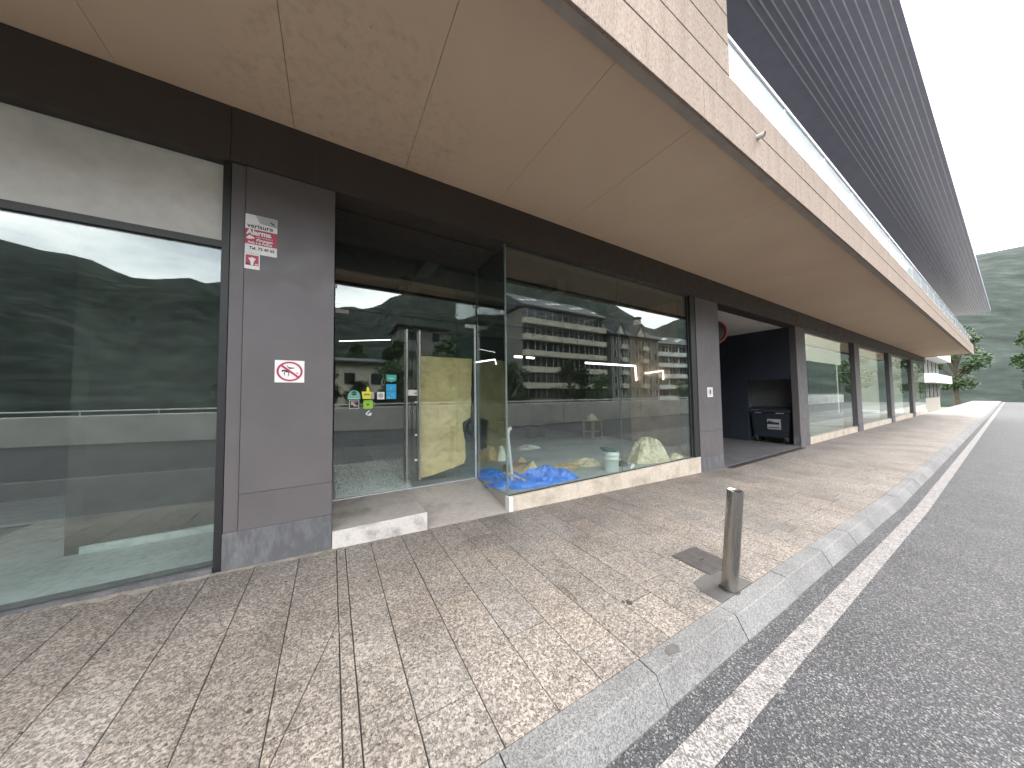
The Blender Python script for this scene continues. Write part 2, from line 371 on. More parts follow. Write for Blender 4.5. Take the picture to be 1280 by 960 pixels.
class MB:
    """collects shapes into one mesh; each shape names its material"""
    def __init__(self): self.v = []; self.f = []; self.m = []; self.mats = []; self.sm = []
    def mi(self, mat):
        if mat not in self.mats: self.mats.append(mat)
        return self.mats.index(mat)
    def add(self, verts, faces, mat, smooth=False):
        k = len(self.v); self.v += [tuple(p) for p in verts]
        i = self.mi(mat)
        for f in faces: self.f.append([k + a for a in f]); self.m.append(i); self.sm.append(smooth)
        return self
    def box(self, a, b, mat, bev=0.0):
        x0, y0, z0 = (min(a[i], b[i]) for i in range(3)); x1, y1, z1 = (max(a[i], b[i]) for i in range(3))
        if bev <= 0:
            v = [(x0, y0, z0), (x1, y0, z0), (x1, y1, z0), (x0, y1, z0), (x0, y0, z1), (x1, y0, z1), (x1, y1, z1), (x0, y1, z1)]
            f = [(0, 3, 2, 1), (4, 5, 6, 7), (0, 1, 5, 4), (1, 2, 6, 5), (2, 3, 7, 6), (3, 0, 4, 7)]
            return self.add(v, f, mat)
        bm = bmesh.new(); bmesh.ops.create_cube(bm, size=1.0)
        bmesh.ops.scale(bm, vec=(x1 - x0, y1 - y0, z1 - z0), verts=bm.verts)
        bmesh.ops.translate(bm, vec=((x0 + x1) / 2, (y0 + y1) / 2, (z0 + z1) / 2), verts=bm.verts)
        bmesh.ops.bevel(bm, geom=list(bm.edges), offset=bev, segments=2, profile=0.5, affect='EDGES')
        return self.bm(bm, mat)
    def bm(self, bm, mat, smooth=False):
        bm.verts.index_update(); k = len(self.v); self.v += [tuple(v.co) for v in bm.verts]; i = self.mi(mat)
        for f in bm.faces: self.f.append([k + v.index for v in f.verts]); self.m.append(i); self.sm.append(smooth)
        bm.free(); return self
    def prism(self, poly, axis, lo, hi, mat):
        """poly in the two remaining axes (x,y)/(x,z)/(y,z), extruded along axis"""
        n = len(poly)
        def P(p, h):
            if axis == 'z': return (p[0], p[1], h)
            if axis == 'y': return (p[0], h, p[1])
            return (h, p[0], p[1])
        v = [P(p, lo) for p in poly] + [P(p, hi) for p in poly]
        f = [tuple(range(n - 1, -1, -1)), tuple(range(n, 2 * n))] + [(i, (i + 1) % n, n + (i + 1) % n, n + i) for i in range(n)]
        return self.add(v, f, mat)
    def tube(self, pts, rad, mat, seg=12, cap=True):
        pts = [Vector(p) for p in pts]; rads = rad if hasattr(rad, '__len__') else [rad] * len(pts)
        rings = []
        for i, p in enumerate(pts):
            d = (pts[min(i + 1, len(pts) - 1)] - pts[max(i - 1, 0)]).normalized()
            u = d.orthogonal().normalized() if i == 0 else (u - d * u.dot(d)).normalized()
            w_ = d.cross(u)
            rings.append([p + (u * math.cos(2 * math.pi * k / seg) + w_ * math.sin(2 * math.pi * k / seg)) * rads[i] for k in range(seg)])
        v = [q for r in rings for q in r]; f = []
        for i in range(len(pts) - 1):
            for k in range(seg): f.append((i * seg + k, i * seg + (k + 1) % seg, (i + 1) * seg + (k + 1) % seg, (i + 1) * seg + k))
        self.add(v, f, mat, True)
        if cap:
            self.add(rings[0], [tuple(range(seg - 1, -1, -1))], mat); self.add(rings[-1], [tuple(range(seg))], mat)
        return self
    def lathe(self, prof, mat, seg=32, smooth=True, c=(0, 0, 0)):
        v = []; f = []
        for r, z in prof:
            for k in range(seg): a = 2 * math.pi * k / seg; v.append((c[0] + r * math.cos(a), c[1] + r * math.sin(a), c[2] + z))
        for i in range(len(prof) - 1):
            for k in range(seg): f.append((i * seg + k, i * seg + (k + 1) % seg, (i + 1) * seg + (k + 1) % seg, (i + 1) * seg + k))
        return self.add(v, f, mat, smooth)
    def mesh(self, name):
        me = bpy.data.meshes.new(name); me.from_pydata(self.v, [], self.f)
        for mt in self.mats: me.materials.append(M[mt])
        me.polygons.foreach_set('material_index', self.m); me.polygons.foreach_set('use_smooth', self.sm)
        me.update()
        bm = bmesh.new(); bm.from_mesh(me); bmesh.ops.recalc_face_normals(bm, faces=bm.faces); bm.to_mesh(me); bm.free()
        return me
    def build(self, name, parent=None, loc=(0, 0, 0), rot=(0, 0, 0)):
        return link(name, self.mesh(name), parent, loc, rot)

def gz(x, y):
    return -0.03017 * max(-9.0, min(x, 8.0)) + 0.015 * max(-14.0, min(y, 0.0))
RX = math.atan(0.015); RY = math.atan(0.03017)
def tilt(x): return (RX, RY if -9 < x < 8 else 0.0, 0.0)

def text_mesh(body, size, name='lettering', mat='ink', bold=0.0, squeeze=1.0):
    cu = bpy.data.curves.new(name, 'FONT'); cu.body = body; cu.size = size; cu.align_x = 'LEFT'; cu.align_y = 'BOTTOM_BASELINE'
    cu.offset = bold; cu.resolution_u = 3
    o = bpy.data.objects.new('tmp', cu); COL.objects.link(o)
    dg = bpy.context.evaluated_depsgraph_get()
    me = bpy.data.meshes.new_from_object(o.evaluated_get(dg)); bpy.data.objects.remove(o); bpy.data.curves.remove(cu)
    for v in me.vertices: v.co = Vector((v.co.x * squeeze, 0, v.co.y))
    me.materials.clear(); me.materials.append(M[mat]); me.name = name
    return me

# ------------------------------------------------------------------ ground, road, kerb, pavement
def sheet(name, xs, ys, zoff, mat, parent=None):
    mb = MB(); v = [(x, y, gz(x, y) + zoff) for x in xs for y in ys]; n = len(ys)
    f = [(i * n + j, (i + 1) * n + j, (i + 1) * n + j + 1, i * n + j + 1) for i in range(len(xs) - 1) for j in range(n - 1)]
    return mb.add(v, f, mat).build(name, parent)

g = MB(); g.add([(-4000, -4000, -2.6), (4000, -4000, -2.6), (4000, 4000, -2.6), (-4000, 4000, -2.6)], [(0, 1, 2, 3)], 'terrain')
tag(g.build('ground'), kind='structure')
XS = [-60, -9, -6, -3, 0, 2, 4, 6, 8, 20, 90]
road = tag(sheet('road', XS, [-14.2, -10, -6, -2.46], -0.13, 'asphalt'), kind='structure')
sheet('edge_line', XS, [-2.735, -2.608], -0.126, 'roadpaint', road)
sheet('dimming_lane', XS, [-14.0, -10, -6.35], -0.126, 'asphalt_dark', road)  # dark sheet added over the far road to dim its reflection in the window
sheet('centre_line', XS, [-6.3, -6.2], -0.126, 'roadpaint', road)

# kerb of granite stones: flat top, battered face
kerb = tag(sheet('kerb', XS, [-2.48, -2.30], -0.16, 'bed'), kind='structure')
XJ = [1.562 + 0.931 * k for k in range(-6, 23)]
for k in range(len(XJ) - 1):
    x0, x1 = XJ[k] + 0.0035, XJ[k + 1] - 0.0035; xm = (x0 + x1) / 2; h = (x1 - x0) / 2
    prof = [(-2.301, -0.2), (-2.301, 0.0), (-2.408, 0.0), (-2.416, -0.006), (-2.488, -0.12), (-2.494, -0.2)]
    mb = MB(); jz = rng.uniform(-.002, .002); jy = rng.uniform(-.003, .003)
    mb.prism([(p[0] + 2.4 + (jy if i > 1 else 0), p[1]) for i, p in enumerate(prof)], 'x', -h, h, 'kerb')
    mb.build('kerb_stone', kerb, (xm, -2.4, gz(xm, -2.4) + jz), tilt(xm))
zk = gz(60, -2.4); MB().prism([(-2.301, -0.2), (-2.301, 0.0), (-2.408, 0.0), (-2.416, -0.006), (-2.488, -0.12), (-2.494, -0.2)], 'x', XJ[-1] + .004, 90, 'kerb').build('far_kerb_run', kerb, (0, 0, zk))

# pavement: mortar bed, slabs of granite in courses across the pavement
pav = tag(sheet('pavement', XS, [-2.302, 0.02], -0.012, 'bed'), kind='structure')
def clip(poly, a, b, side):
    outp = []
    def s(p): return ((b[0] - a[0]) * (p[1] - a[1]) - (b[1] - a[1]) * (p[0] - a[0])) * side
    for i in range(len(poly)):
        p, q = poly[i], poly[(i + 1) % len(poly)]; sp_, sq = s(p), s(q)
        if sp_ >= 0: outp.append(p)
        if sp_ * sq < 0:
            t = sp_ / (sp_ - sq); outp.append((p[0] + (q[0] - p[0]) * t, p[1] + (q[1] - p[1]) * t))
    return outp
def slab(poly, mat='slab', gap=0.0027):
    n = len(poly); cx = sum(p[0] for p in poly) / n; cy = sum(p[1] for p in poly) / n
    def inset(d):
        res = []
        for i in range(n):
            p0, p1, p2 = Vector(poly[i - 1]), Vector(poly[i]), Vector(poly[(i + 1) % n])
            e1 = (p1 - p0).normalized(); e2 = (p2 - p1).normalized()
            n1 = Vector((-e1.y, e1.x)); n2 = Vector((-e2.y, e2.x)); bis = (n1 + n2); bis = bis / max(0.35, (1 + n1.dot(n2)))
            res.append((p1.x + bis.x * d - cx, p1.y + bis.y * d - cy))
        return res
    a, b_ = inset(gap), inset(gap + 0.002)
    v = [(p[0], p[1], -0.02) for p in a] + [(p[0], p[1], -0.002) for p in a] + [(p[0], p[1], 0) for p in b_]
    f = [tuple(range(2 * n, 3 * n))] + [(i, (i + 1) % n, n + (i + 1) % n, n + i) for i in range(n)] + [(n + i, n + (i + 1) % n, 2 * n + (i + 1) % n, 2 * n + i) for i in range(n)]
    mb = MB().add(v, f, mat)
    rx, ry, _ = tilt(cx)
    mb.build('paving_slab', pav, (cx, cy, gz(cx, cy) + rng.uniform(-.0012, .0012)), (rx + rng.gauss(0, .0012), ry + rng.gauss(0, .0012), 0))
edges = [-2.97 + 0.303 * k for k in range(8)] + [-0.555, -0.238, 0.055, 0.130, 0.361, 0.664, 0.97]
edges += [0.97 + 0.3035 * k for k in range(1, 36)]
known = {-0.238: [-0.62, -1.415, -1.76], 0.055: [-1.2], 0.130: [-0.36, -0.95, -1.545, -1.85], 0.361: [-0.45, -1.075, -1.39, -1.69, -2.0], 0.664: [-0.62, -1.24, -1.545, -1.85], -0.555: [-0.3, -0.9, -1.59, -1.95]}
for i in range(len(edges) - 1):
    x0, x1 = edges[i], edges[i + 1]; ys = [0.015]
    if x0 in known: ys += known[x0]
    else:
        y = -rng.choice([0.30, 0.42, 0.6]) - 0.015 + rng.uniform(-.03, .03)
        while y > -2.2:
            ys.append(y); y -= rng.choice([0.31, 0.45, 0.60, 0.60])
        if ys[-1] < -2.15: ys.pop()
    ys.append(-2.2995)
    for j in range(len(ys) - 1):
        poly = [(x0, ys[j + 1]), (x1, ys[j + 1]), (x1, ys[j]), (x0, ys[j])]
        if x0 == -0.238:
            A_, B_ = (0.056, -1.10), (-0.2385, -1.98)
            for s_ in (1, -1):
                c_ = clip(poly, A_, B_, s_)
                if len(c_) > 2 and abs(sum(c_[k][0] * c_[(k + 1) % len(c_)][1] - c_[(k + 1) % len(c_)][0] * c_[k][1] for k in range(len(c_)))) > 0.002: slab(c_, 'slab')
        else:
            slab(poly, 'slab_pale' if rng.random() < 0.16 else 'slab', 0.0038 if x0 in (0.055,) else rng.uniform(.0022, .0032))
tag(sheet('far_paving', [edges[-1] + .003, 20, 90], [-2.2995, 0.015], 0.0, 'slab', pav), kind='stuff')
# mortar patch round the bollard and small repair mark in the kerb
mb = MB(); mb.prism([(-.25, -.13), (.26, -.13), (.26, .06), (.13, .14), (-.17, .12), (-.25, .03)], 'z', -0.01, 0.0025, 'patch')
mb.build('mortar_patch', pav, (2.80, -2.168, gz(2.8, -2.168)), tilt(2.8))
mb = MB(); mb.prism([(-.055, -.012), (.03, -.03), (.065, 0), (.05, .03), (-.01, .035), (-.05, .02)], 'z', -0.01, 0.002, 'patch')
mb.build('kerb_repair', kerb, (1.80, -2.362, gz(1.80, -2.362)), tilt(1.8))

# dirt: mortar run along the pillar foot, spots, a twig and leaf crumbs
M['sand'] = plain('sandy_dirt', (0.24, 0.22, 0.18), 0.95, var=0.35, vscale=14)
M['spot'] = plain('dark_spot', (0.035, 0.028, 0.022), 0.9, var=0.3)
r4 = random.Random(11); n_ = 40; top_ = [(-1.6 + 1.62 * k / n_, -.009) for k in range(n_ + 1)]
low_ = [(x, -.03 - .07 * abs(noise.fractal(Vector((x * 4, 1.7, 0)), .9, 2, 4)) - .03 * r4.random()) for x, y in top_]
mb = MB(); mb.add([(x, y, gz(x, y) + .0032) for x, y in top_ + low_], [(k, k + 1, n_ + 2 + k, n_ + 1 + k) for k in range(n_)], 'sand').build('dirt_strip', pav)
def spot(x, y, r, mat='spot', asp=1.0):
    m_ = 11; ps = [(r * r4.uniform(.55, 1.1) * math.cos(6.283 * k / m_), r * asp * r4.uniform(.55, 1.1) * math.sin(6.283 * k / m_)) for k in range(m_)]
    MB().prism(ps, 'z', -.004, .0026, mat).build('dirt_spot', pav, (x, y, gz(x, y)), tilt(x))
spot(1.93, -1.95, .030); spot(1.90, -1.92, .014); spot(.06, -.47, .012, asp=.5); spot(-.30, -.42, .010); spot(.02, -1.25, .008); spot(-.32, -1.56, .014)
for k in range(46): spot(r4.uniform(-1.2, 6.5), r4.uniform(-2.2, -.1), r4.uniform(.003, .009), asp=r4.uniform(.4, 1))
tw = MB().tube([(-.09, -.03, .006), (-.02, .0, .010), (.05, .035, .008), (.08, .06, .007)], [.003, .0035, .003, .0015], 'bark', 6).tube([(.0, .01, .009), (.03, .0, .012)], [.002, .001], 'bark', 5)
tag(tw.build('twig', None, (1.62, -1.65, gz(1.62, -1.65) + .002), (0, 0, R(60))), 'short dry twig lying on the paving slabs', 'twig')

# ------------------------------------------------------------------ the building
B = tag(empty('commercial_building'), 'commercial building with tan soffit, dark cladding and glazed empty shopfront', 'building')
X_END = 40.0
# soffit with separate panels
ZS = 4.10
sof = MB().box((-6, -2.03, ZS + 0.02), (X_END, 0.0, ZS + 0.10), 'dark').build('soffit', B)
sx = [-6.0, -4.86, -3.73, -2.6, -1.465, -0.335, 0.70, 1.895, 3.04, 4.19, 5.29, 6.40]
while sx[-1] < X_END - 1.2: sx.append(sx[-1] + 1.13)
for a, b_ in zip(sx[:-1], sx[1:]):
    MB().box((a + .002, -2.028, ZS + rng.uniform(0, .0015)), (b_ - .002, -0.002, ZS + 0.018), 'soffit').build('soffit_panel', sof)
# street-side concrete fascia
con = MB().box((-6, -2.10, 4.05), (X_END, -2.034, 4.70), 'dark').box((-6, -2.10, 4.70), (3.485, -2.034, 9.0), 'dark').build('concrete_fascia', B)
MB().box((-6, -2.128, 4.03), (X_END, -2.032, 4.049), 'lip').build('drip_edge', con)
cz = [4.03, 4.405, 4.735, 5.065, 5.39, 5.72, 6.05, 6.38, 6.71, 7.04, 7.37, 7.7, 8.03, 8.36, 8.7, 9.0]
for k in range(len(cz) - 1):
    xa = -6.0; off = 0.0 if k % 2 else 1.15
    end = X_END if k < 2 else 3.49
    cuts = [-6.0]
    while cuts[-1] < end - 0.01:
        nx = cuts[-1] + (2.3 if len(cuts) > 1 or not off else off + .9)
        cuts.append(min(nx, end) if end - nx > 0.6 else end)
    for a, b_ in zip(cuts[:-1], cuts[1:]):
        z0, z1 = cz[k] + (0.006 if k else 0), (4.72 if (k == 1 and a > 3.4) else cz[k + 1]) - 0.006
        MB().box((-(b_ - a) / 2 + .0015, -.03, -(z1 - z0) / 2), ((b_ - a) / 2 - .0015, .0, (z1 - z0) / 2), 'concrete', 0.004).build('concrete_panel', con, ((a + b_) / 2, -2.101 + rng.uniform(-.001, .001), (z0 + z1) / 2))
# end face of the solid upper wall, towards the balcony
MB().box((3.487, -2.095, 4.74), (3.497, 0.6, 9.0), 'concrete').build('balcony_cheek', con)
sp_ = MB().tube([(0, 0.03, 0), (0, -.07, -.012)], .028, 'offwhite', 14, False).tube([(0, 0.03, 0), (0, -.068, -.012)], .022, 'dark', 14).build('drain_spout', con, (4.10, -2.13, 4.36))
# balcony
bal = MB().box((3.497, -2.0, 4.70), (X_END, 0.6, 4.735), 'lip').build('balcony', B)
MB().box((3.50, -2.131, 4.722), (X_END, -1.98, 4.748), 'offwhite', .004).build('sill', bal)
px = [3.505, 5.12] + [5.12 + 1.62 * k for k in range(1, 21)]
for a, b_ in zip(px[:-1], px[1:]):
    MB().box((a + .012, -2.085, 4.75), (b_ - .012, -2.07, 5.235), 'balglass').build('balustrade_pane', bal)
    MB().box((b_ - .012, -2.095, 4.745), (b_ + .012, -2.06, 5.237), 'alu').build('post', bal)
MB().box((3.50, -2.105, 5.238), (X_END, -2.05, 5.285), 'alu', .006).build('handrail', bal)
MB().box((3.50, 0.6, 4.74), (X_END, 0.7, 7.02), 'bceil').build('balcony_back_wall', bal)
bc = MB().box((3.50, -2.9, 7.03), (X_END, 0.7, 7.25), 'bceil').build('balcony_ceiling', bal)
yy = -1.80
while yy > -2.88:
    MB().box((3.5, yy - .007, 7.012), (X_END, yy + .007, 7.029), 'bslat').build('ceiling_strip', bc); yy -= 0.086

# dark beam over the shopfront
MB().box((-0.79, -0.012, 3.60), (12.65, 0.30, ZS - .001), 'beam', .004).build('fascia_beam', B)
MB().box((-6, -0.010, 3.60), (-0.793, 0.30, ZS - .001), 'beam', .004).build('fascia_beam', B)
MB().box((12.653, -0.012, 3.60), (X_END, 0.30, ZS - .001), 'beam', .004).build('fascia_beam', B)

def pillar(x0, x1, seam=None, zbase=0.32, depth=0.42):
    zg = gz(x0, 0) - 0.25
    p = MB().box((x0 + .01, 0.02, zg), (x1 - .01, depth, 3.61), 'dark').build('pillar', B)
    xs = [x0] + ([seam] if seam else []) + [x1]
    for a, b_ in zip(xs[:-1], xs[1:]):
        y0 = 0.012 if (seam and b_ == seam) else 0.0
        zs = [zbase, 0.648, 3.598] if b_ - a > .3 else [zbase, 3.598]
        for za, zb in zip(zs[:-1], zs[1:]):
            MB().box((a + .002, y0, za + .002), (b_ - .002, depth - .002, zb - .0015), 'pillar', .002).build('cladding_panel', p)
    MB().box((x0 + .001, -.006, zg), (x1 - .001, depth + .003, zbase), 'pillar_base', .003).build('base_band', p)
    return p
pillar(-0.785, 0.015, -0.685, 0.335)
pillar(6.785, 7.77, None, 0.10)
pillar(12.66, 13.5, None, 0.10, 0.17)
for xx in (19.5, 26.5, 33.5): pillar(xx, xx + .8, None, 0.10)

# shop room
ROOM_Y = 7.5
zf = 0.12
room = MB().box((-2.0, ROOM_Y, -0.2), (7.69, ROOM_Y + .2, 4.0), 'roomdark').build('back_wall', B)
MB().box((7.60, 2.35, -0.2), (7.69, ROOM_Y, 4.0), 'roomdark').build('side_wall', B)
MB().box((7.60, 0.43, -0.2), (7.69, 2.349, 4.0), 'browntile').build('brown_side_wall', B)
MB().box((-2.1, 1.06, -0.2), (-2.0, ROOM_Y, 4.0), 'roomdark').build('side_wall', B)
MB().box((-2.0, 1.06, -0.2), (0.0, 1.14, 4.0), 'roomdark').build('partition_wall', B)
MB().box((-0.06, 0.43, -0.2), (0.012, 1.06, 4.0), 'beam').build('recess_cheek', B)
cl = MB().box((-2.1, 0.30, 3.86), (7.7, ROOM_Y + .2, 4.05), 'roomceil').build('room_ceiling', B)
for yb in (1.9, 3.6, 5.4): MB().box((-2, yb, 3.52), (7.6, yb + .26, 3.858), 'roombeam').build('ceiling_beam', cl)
for xb in (1.25, 3.9, 6.2): MB().box((xb, 1.15, 3.60), (xb + .22, ROOM_Y, 3.857), 'roombeam').build('ceiling_beam', cl)
MB().tube([(-1.9, 1.55, 3.35), (1.0, 1.55, 3.35)], .055, 'black', 14).tube([(-1.9, 1.72, 3.42), (1.0, 1.72, 3.42)], .03, 'roombeam', 10).build('ceiling_pipe', cl)
MB().tube([(1.0, 1.55, 3.36), (.66, 2.0, 2.75)], .035, 'black', 10).tube([(1.02, 1.5, 3.37), (1.02, 1.6, 3.37)], .09, 'black', 16).build('ceiling_brace', cl)
MB().box((0.016, 0.305, 3.58), (2.04, 1.10, 3.599), 'beam').build('recess_ceiling', B)
tag(MB().box((-2.0, 1.03, -0.1), (7.6, ROOM_Y, zf), 'floor').box((2.06, 0.02, -0.1), (7.6, 1.03, zf), 'floor').build('shop_floor', B))

# plinth, step and ramp
def blockx(name, x0, x1, y0, y1, zt, mat, parent=B, n=1, bev=.003):
    for k in range(n):
        a = x0 + (x1 - x0) * k / n; b_ = x0 + (x1 - x0) * (k + 1) / n; c = (a + b_) / 2
        MB().box((a - c + .0008, y0, -0.5), (b_ - c - .0008, y1, zt), mat, bev).build(name, parent, (c, 0, 0))
plin = MB().box((2.05, .03, -.4), (6.78, .19, zf - .01), 'plinth').build('window_plinth', B)
for k in range(4):
    a = 2.10 + (6.784 - 2.10) * k / 4; b_ = 2.10 + (6.784 - 2.10) * (k + 1) / 4
    MB().box((-(b_ - a) / 2 + .0008, -.002, -.5), ((b_ - a) / 2 - .0008, .10, .127), 'plinth', .003).build('plinth_stone', plin, ((a + b_) / 2, 0, 0))
MB().box((2.03, -.003, -.4), (2.098, .10, .129), 'offwhite', .003).build('plinth_corner', plin)
MB().box((2.032, .101, -.4), (2.10, 1.0, .127), 'step', .003).build('plinth_return', plin)
st = MB().box((0.017, 0.0, -.3), (0.945, 1.02, .165), 'step', .004).build('entrance_step', B)
MB().box((0.019, -.012, -.3), (0.949, -.001, .166), 'riser', .003).build('step_riser', st)
# ramp beside the step: from the pavement up to the sill
ra = MB(); za, zb = gz(.95, 0), gz(2.03, 0)
ra.add([(.951, .001, za + .004), (2.029, .001, zb + .004), (2.029, 1.0, .160), (.951, 1.0, .160), (.951, .001, -.4), (2.029, .001, -.4), (2.029, 1.0, -.4), (.951, 1.0, -.4)],
       [(0, 1, 2, 3), (4, 7, 6, 5), (0, 4, 5, 1), (1, 5, 6, 2), (2, 6, 7, 3), (3, 7, 4, 0)], 'step').build('entrance_ramp', B)
MB().box((0.02, 1.02, .05), (2.04, 1.07, .172), 'alu', .002).build('door_sill', B)

def pane(name, a, b_, parent, axis='y'):
    """glass sheet with pale edges (box from a to b)"""
    x0, y0, z0 = a; x1, y1, z1 = b_
    v = [(x0, y0, z0), (x1, y0, z0), (x1, y1, z0), (x0, y1, z0), (x0, y0, z1), (x1, y0, z1), (x1, y1, z1), (x0, y1, z1)]
    F = {'-z': (0, 3, 2, 1), '+z': (4, 5, 6, 7), '-y': (0, 1, 5, 4), '+x': (1, 2, 6, 5), '+y': (2, 3, 7, 6), '-x': (3, 0, 4, 7)}
    mb = MB(); broad = ('-y', '+y') if axis == 'y' else ('-x', '+x')
    mb.add(v, [F[k] for k in broad], 'glass'); mb.add(v, [F[k] for k in F if k not in broad], 'glass_edge')
    return mb.build(name, parent)
dw = MB().box((6.60, 0.012, .128), (6.783, .16, 3.60), 'black', .003).build('display_window', B)
MB().box((2.06, .05, .128), (6.60, .085, .140), 'black').build('bottom_channel', dw)
pane('glass_pane', (2.062, .062, .1405), (4.362, .074, 3.62), dw)
pane('glass_pane', (4.370, .062, .1405), (6.599, .074, 3.62), dw)
pane('return_pane', (2.046, .090, .130), (2.058, 1.010, 3.60), dw, 'x')
MB().box((2.048, .064, .130), (2.0605, .0885, 3.60), 'glass_edge').build('corner_joint', dw)
YD = 1.035
tp = pane('transom_pane', (0.03, YD, 2.665), (2.036, YD + .012, 3.60), B)
MB().box((.022, YD - .012, 2.935), (.05, YD + .024, 2.975), 'alu', .003).build('glass_clamp', tp)
MB().box((1.995, YD - .012, 2.95), (2.043, YD + .024, 2.985), 'alu', .003).build('glass_clamp', tp)
MB().box((2.004, YD - .006, .174), (2.036, YD + .018, 2.66), 'alu', .002).build('door_jamb', tp)
def door(x0, x1, hx, hinge_x):
    d = pane('glass_door', (x0, YD, .185), (x1, YD + .012, 2.655), B)
    for yo, nmz in ((-.055, 'handle'), (.067, 'inner_handle')):
        h = MB().tube([(hx, YD + yo, .275), (hx, YD + yo, 2.46)], .0165, 'steel', 16)
        for zz in (.45, 1.37, 2.28): h.tube([(hx, YD + yo, zz), (hx, YD + (0.0 if yo < 0 else .012), zz)], .010, 'steel', 10)
        h.build(nmz, d)
    a, b_ = (hinge_x, hinge_x + .155) if hinge_x < 1 else (hinge_x - .155, hinge_x)
    MB().box((a, YD - .014, 2.600), (b_, YD + .026, 2.652), 'offwhite', .004).build('top_patch_fitting', d)
    return d
dl = door(0.030, 1.010, 0.925, .032)
dr = door(1.018, 2.000, 1.107, 1.998)
lk = MB().box((.945, YD - .022, 1.500), (1.085, YD + .034, 1.585), 'offwhite', .005).build('door_lock', dl)
MB().lathe([(0, .012), (.018, .012), (.018, 0)], 'steel', 20).build('lock_cylinder', dl, (1.055, YD - .022, 1.542), (R(90), 0, 0))
for zz in (1.40, .92, .56): MB().box((1.045, YD - .020, zz - .012), (1.085, YD + .03, zz + .014), 'alu', .003).build('hinge_clip', dl)

# neighbouring shop to the left: frame, pale head panel, glass, dark room
nb = MB().box((-0.845, .03, -.2), (-0.79, .14, 3.60), 'black', .003).build('neighbour_window', B)
MB().box((-6, .04, 2.82), (-0.846, .12, 2.88), 'black').build('transom_bar', nb)
MB().box((-6, .10, 2.881), (-0.846, .13, 3.599), 'offwhite', .003).build('head_panel', nb)
pane('glass_pane', (-4.2, .07, .06), (-0.846, .082, 2.819), nb)
MB().box((-6, .02, -.4), (-0.846, .2, .06), 'pillar_base').build('sill_stone', nb)
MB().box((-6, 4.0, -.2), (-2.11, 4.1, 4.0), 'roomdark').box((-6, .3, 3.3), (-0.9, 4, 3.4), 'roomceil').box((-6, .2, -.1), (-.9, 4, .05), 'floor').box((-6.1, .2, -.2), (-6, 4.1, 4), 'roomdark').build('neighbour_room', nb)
# further shopfronts to the right of the passage
for k, xx in enumerate((13.5, 20.3, 27.3, 34.3)):
    x1 = (19.5, 26.5, 33.5, X_END)[k]
    fw_ = MB().box((xx + .003, .05, -.3), (xx + .09, .16, 3.60), 'black').box((xx + .09, .03, -.5), (x1 - .003, .2, -.02), 'plinth').build('far_window', B)
    pane('glass_pane', (xx + .1, .08, -.019), (x1 - .01, .092, 3.60), fw_)
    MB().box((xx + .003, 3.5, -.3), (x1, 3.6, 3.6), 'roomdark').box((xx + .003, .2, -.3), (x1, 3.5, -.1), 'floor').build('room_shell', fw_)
MB().box((-6, 7.71, -.3), (X_END, 12, 16), 'render').build('rear_volume', B)
MB().box((-6, .72, 7.26), (X_END, 7.7, 16), 'render').build('upper_volume', B)
MB().box((-6.3, -2.1, -.3), (-6.0, 7.7, 9.0), 'render').build('end_wall', B)

# passage between the pillars
ps = MB().box((7.78, .02, -.5), (12.66, 9.0, -.205), 'passfloor').build('passage_floor', B)
MB().box((7.70, .43, -.2), (7.768, 9.0, 3.6), 'passwall').build('passage_wall', B)
pw = MB().box((12.66, 1.375, -.2), (12.80, 9.0, 3.62), 'passwall').box((12.66, .18, 1.93), (12.80, 1.375, 3.62), 'passwall').build('passage_wall', B)
MB().box((7.77, 9.0, -.2), (12.66, 9.1, 3.62), 'passwall').build('passage_end_wall', B)
MB().box((7.77, .302, 3.601), (12.66, 9.0, 3.70), 'passceil').build('passage_ceiling', B)
MB().box((13.62, .18, -.2), (13.7, 1.7, 2.2), 'niche').box((12.80, 1.62, -.2), (13.62, 1.70, 2.2), 'niche').box((12.80, .18, 1.931), (13.62, 1.62, 2.0), 'niche').build('niche_lining', B)
# loose cladding seams on the passage wall
for yy in (1.95, 3.3): MB().box((12.652, yy, -.19), (12.661, yy + .012, 3.6), 'dark').build('panel_joint', pw)

# ------------------------------------------------------------------ street things
# bollard, leaning a little towards the road
bo = tag(empty('bollard', (2.79, -2.245, gz(2.79, -2.245))), 'brushed steel bollard leaning slightly at the kerb edge', 'bollard')
bo.rotation_euler = (R(4.2), R(2.0), 0)
MB().lathe([(.058, -.05), (.058, .800), (.0575, .806)], 'bollsteel', 40).build('post', bo)
MB().lathe([(0, .800), (.047, .800), (.049, .803), (.0575, .806)], 'bollsteel', 40).build('cap', bo)
MB().lathe([(.058, .003), (.072, .004), (.074, .001), (.074, -.03)], 'dark', 40).build('ground_collar', bo)

mc = tag(empty('manhole_cover', (3.06, -1.895, gz(3.06, -1.895)), 0), 'dark square metal manhole cover set in the paving beside the bollard', 'manhole cover')
mc.rotation_euler = (RX, RY, R(-2))
MB().box((-.20, -.185, -.01), (.20, .185, .004), 'iron', .002).build('frame', mc)
lid_ = MB().box((-.187, -.172, .0), (.187, .172, .0065), 'iron', .002).build('lid', mc)
MB().box((-.03, -.006, .0), (.03, .006, .0085), 'dark').build('lifting_slot', lid_)
MB().box((.05, .03, .0), (.07, .045, .0085), 'patch').build('maker_mark', lid_)

# channel drain across the passage mouth
dn = tag(empty('channel_drain', (10.21, -.055, gz(10.2, -.05))), 'dark slotted channel drain across the mouth of the passage', 'drain')
MB().box((-2.43, -.07, -.03), (2.43, .07, .003), 'dark').build('channel', dn)
for k in range(60): MB().box((-2.42 + k * .081, -.06, .0), (-2.42 + k * .081 + .03, .06, .007), 'iron').build('grate_bar', dn)

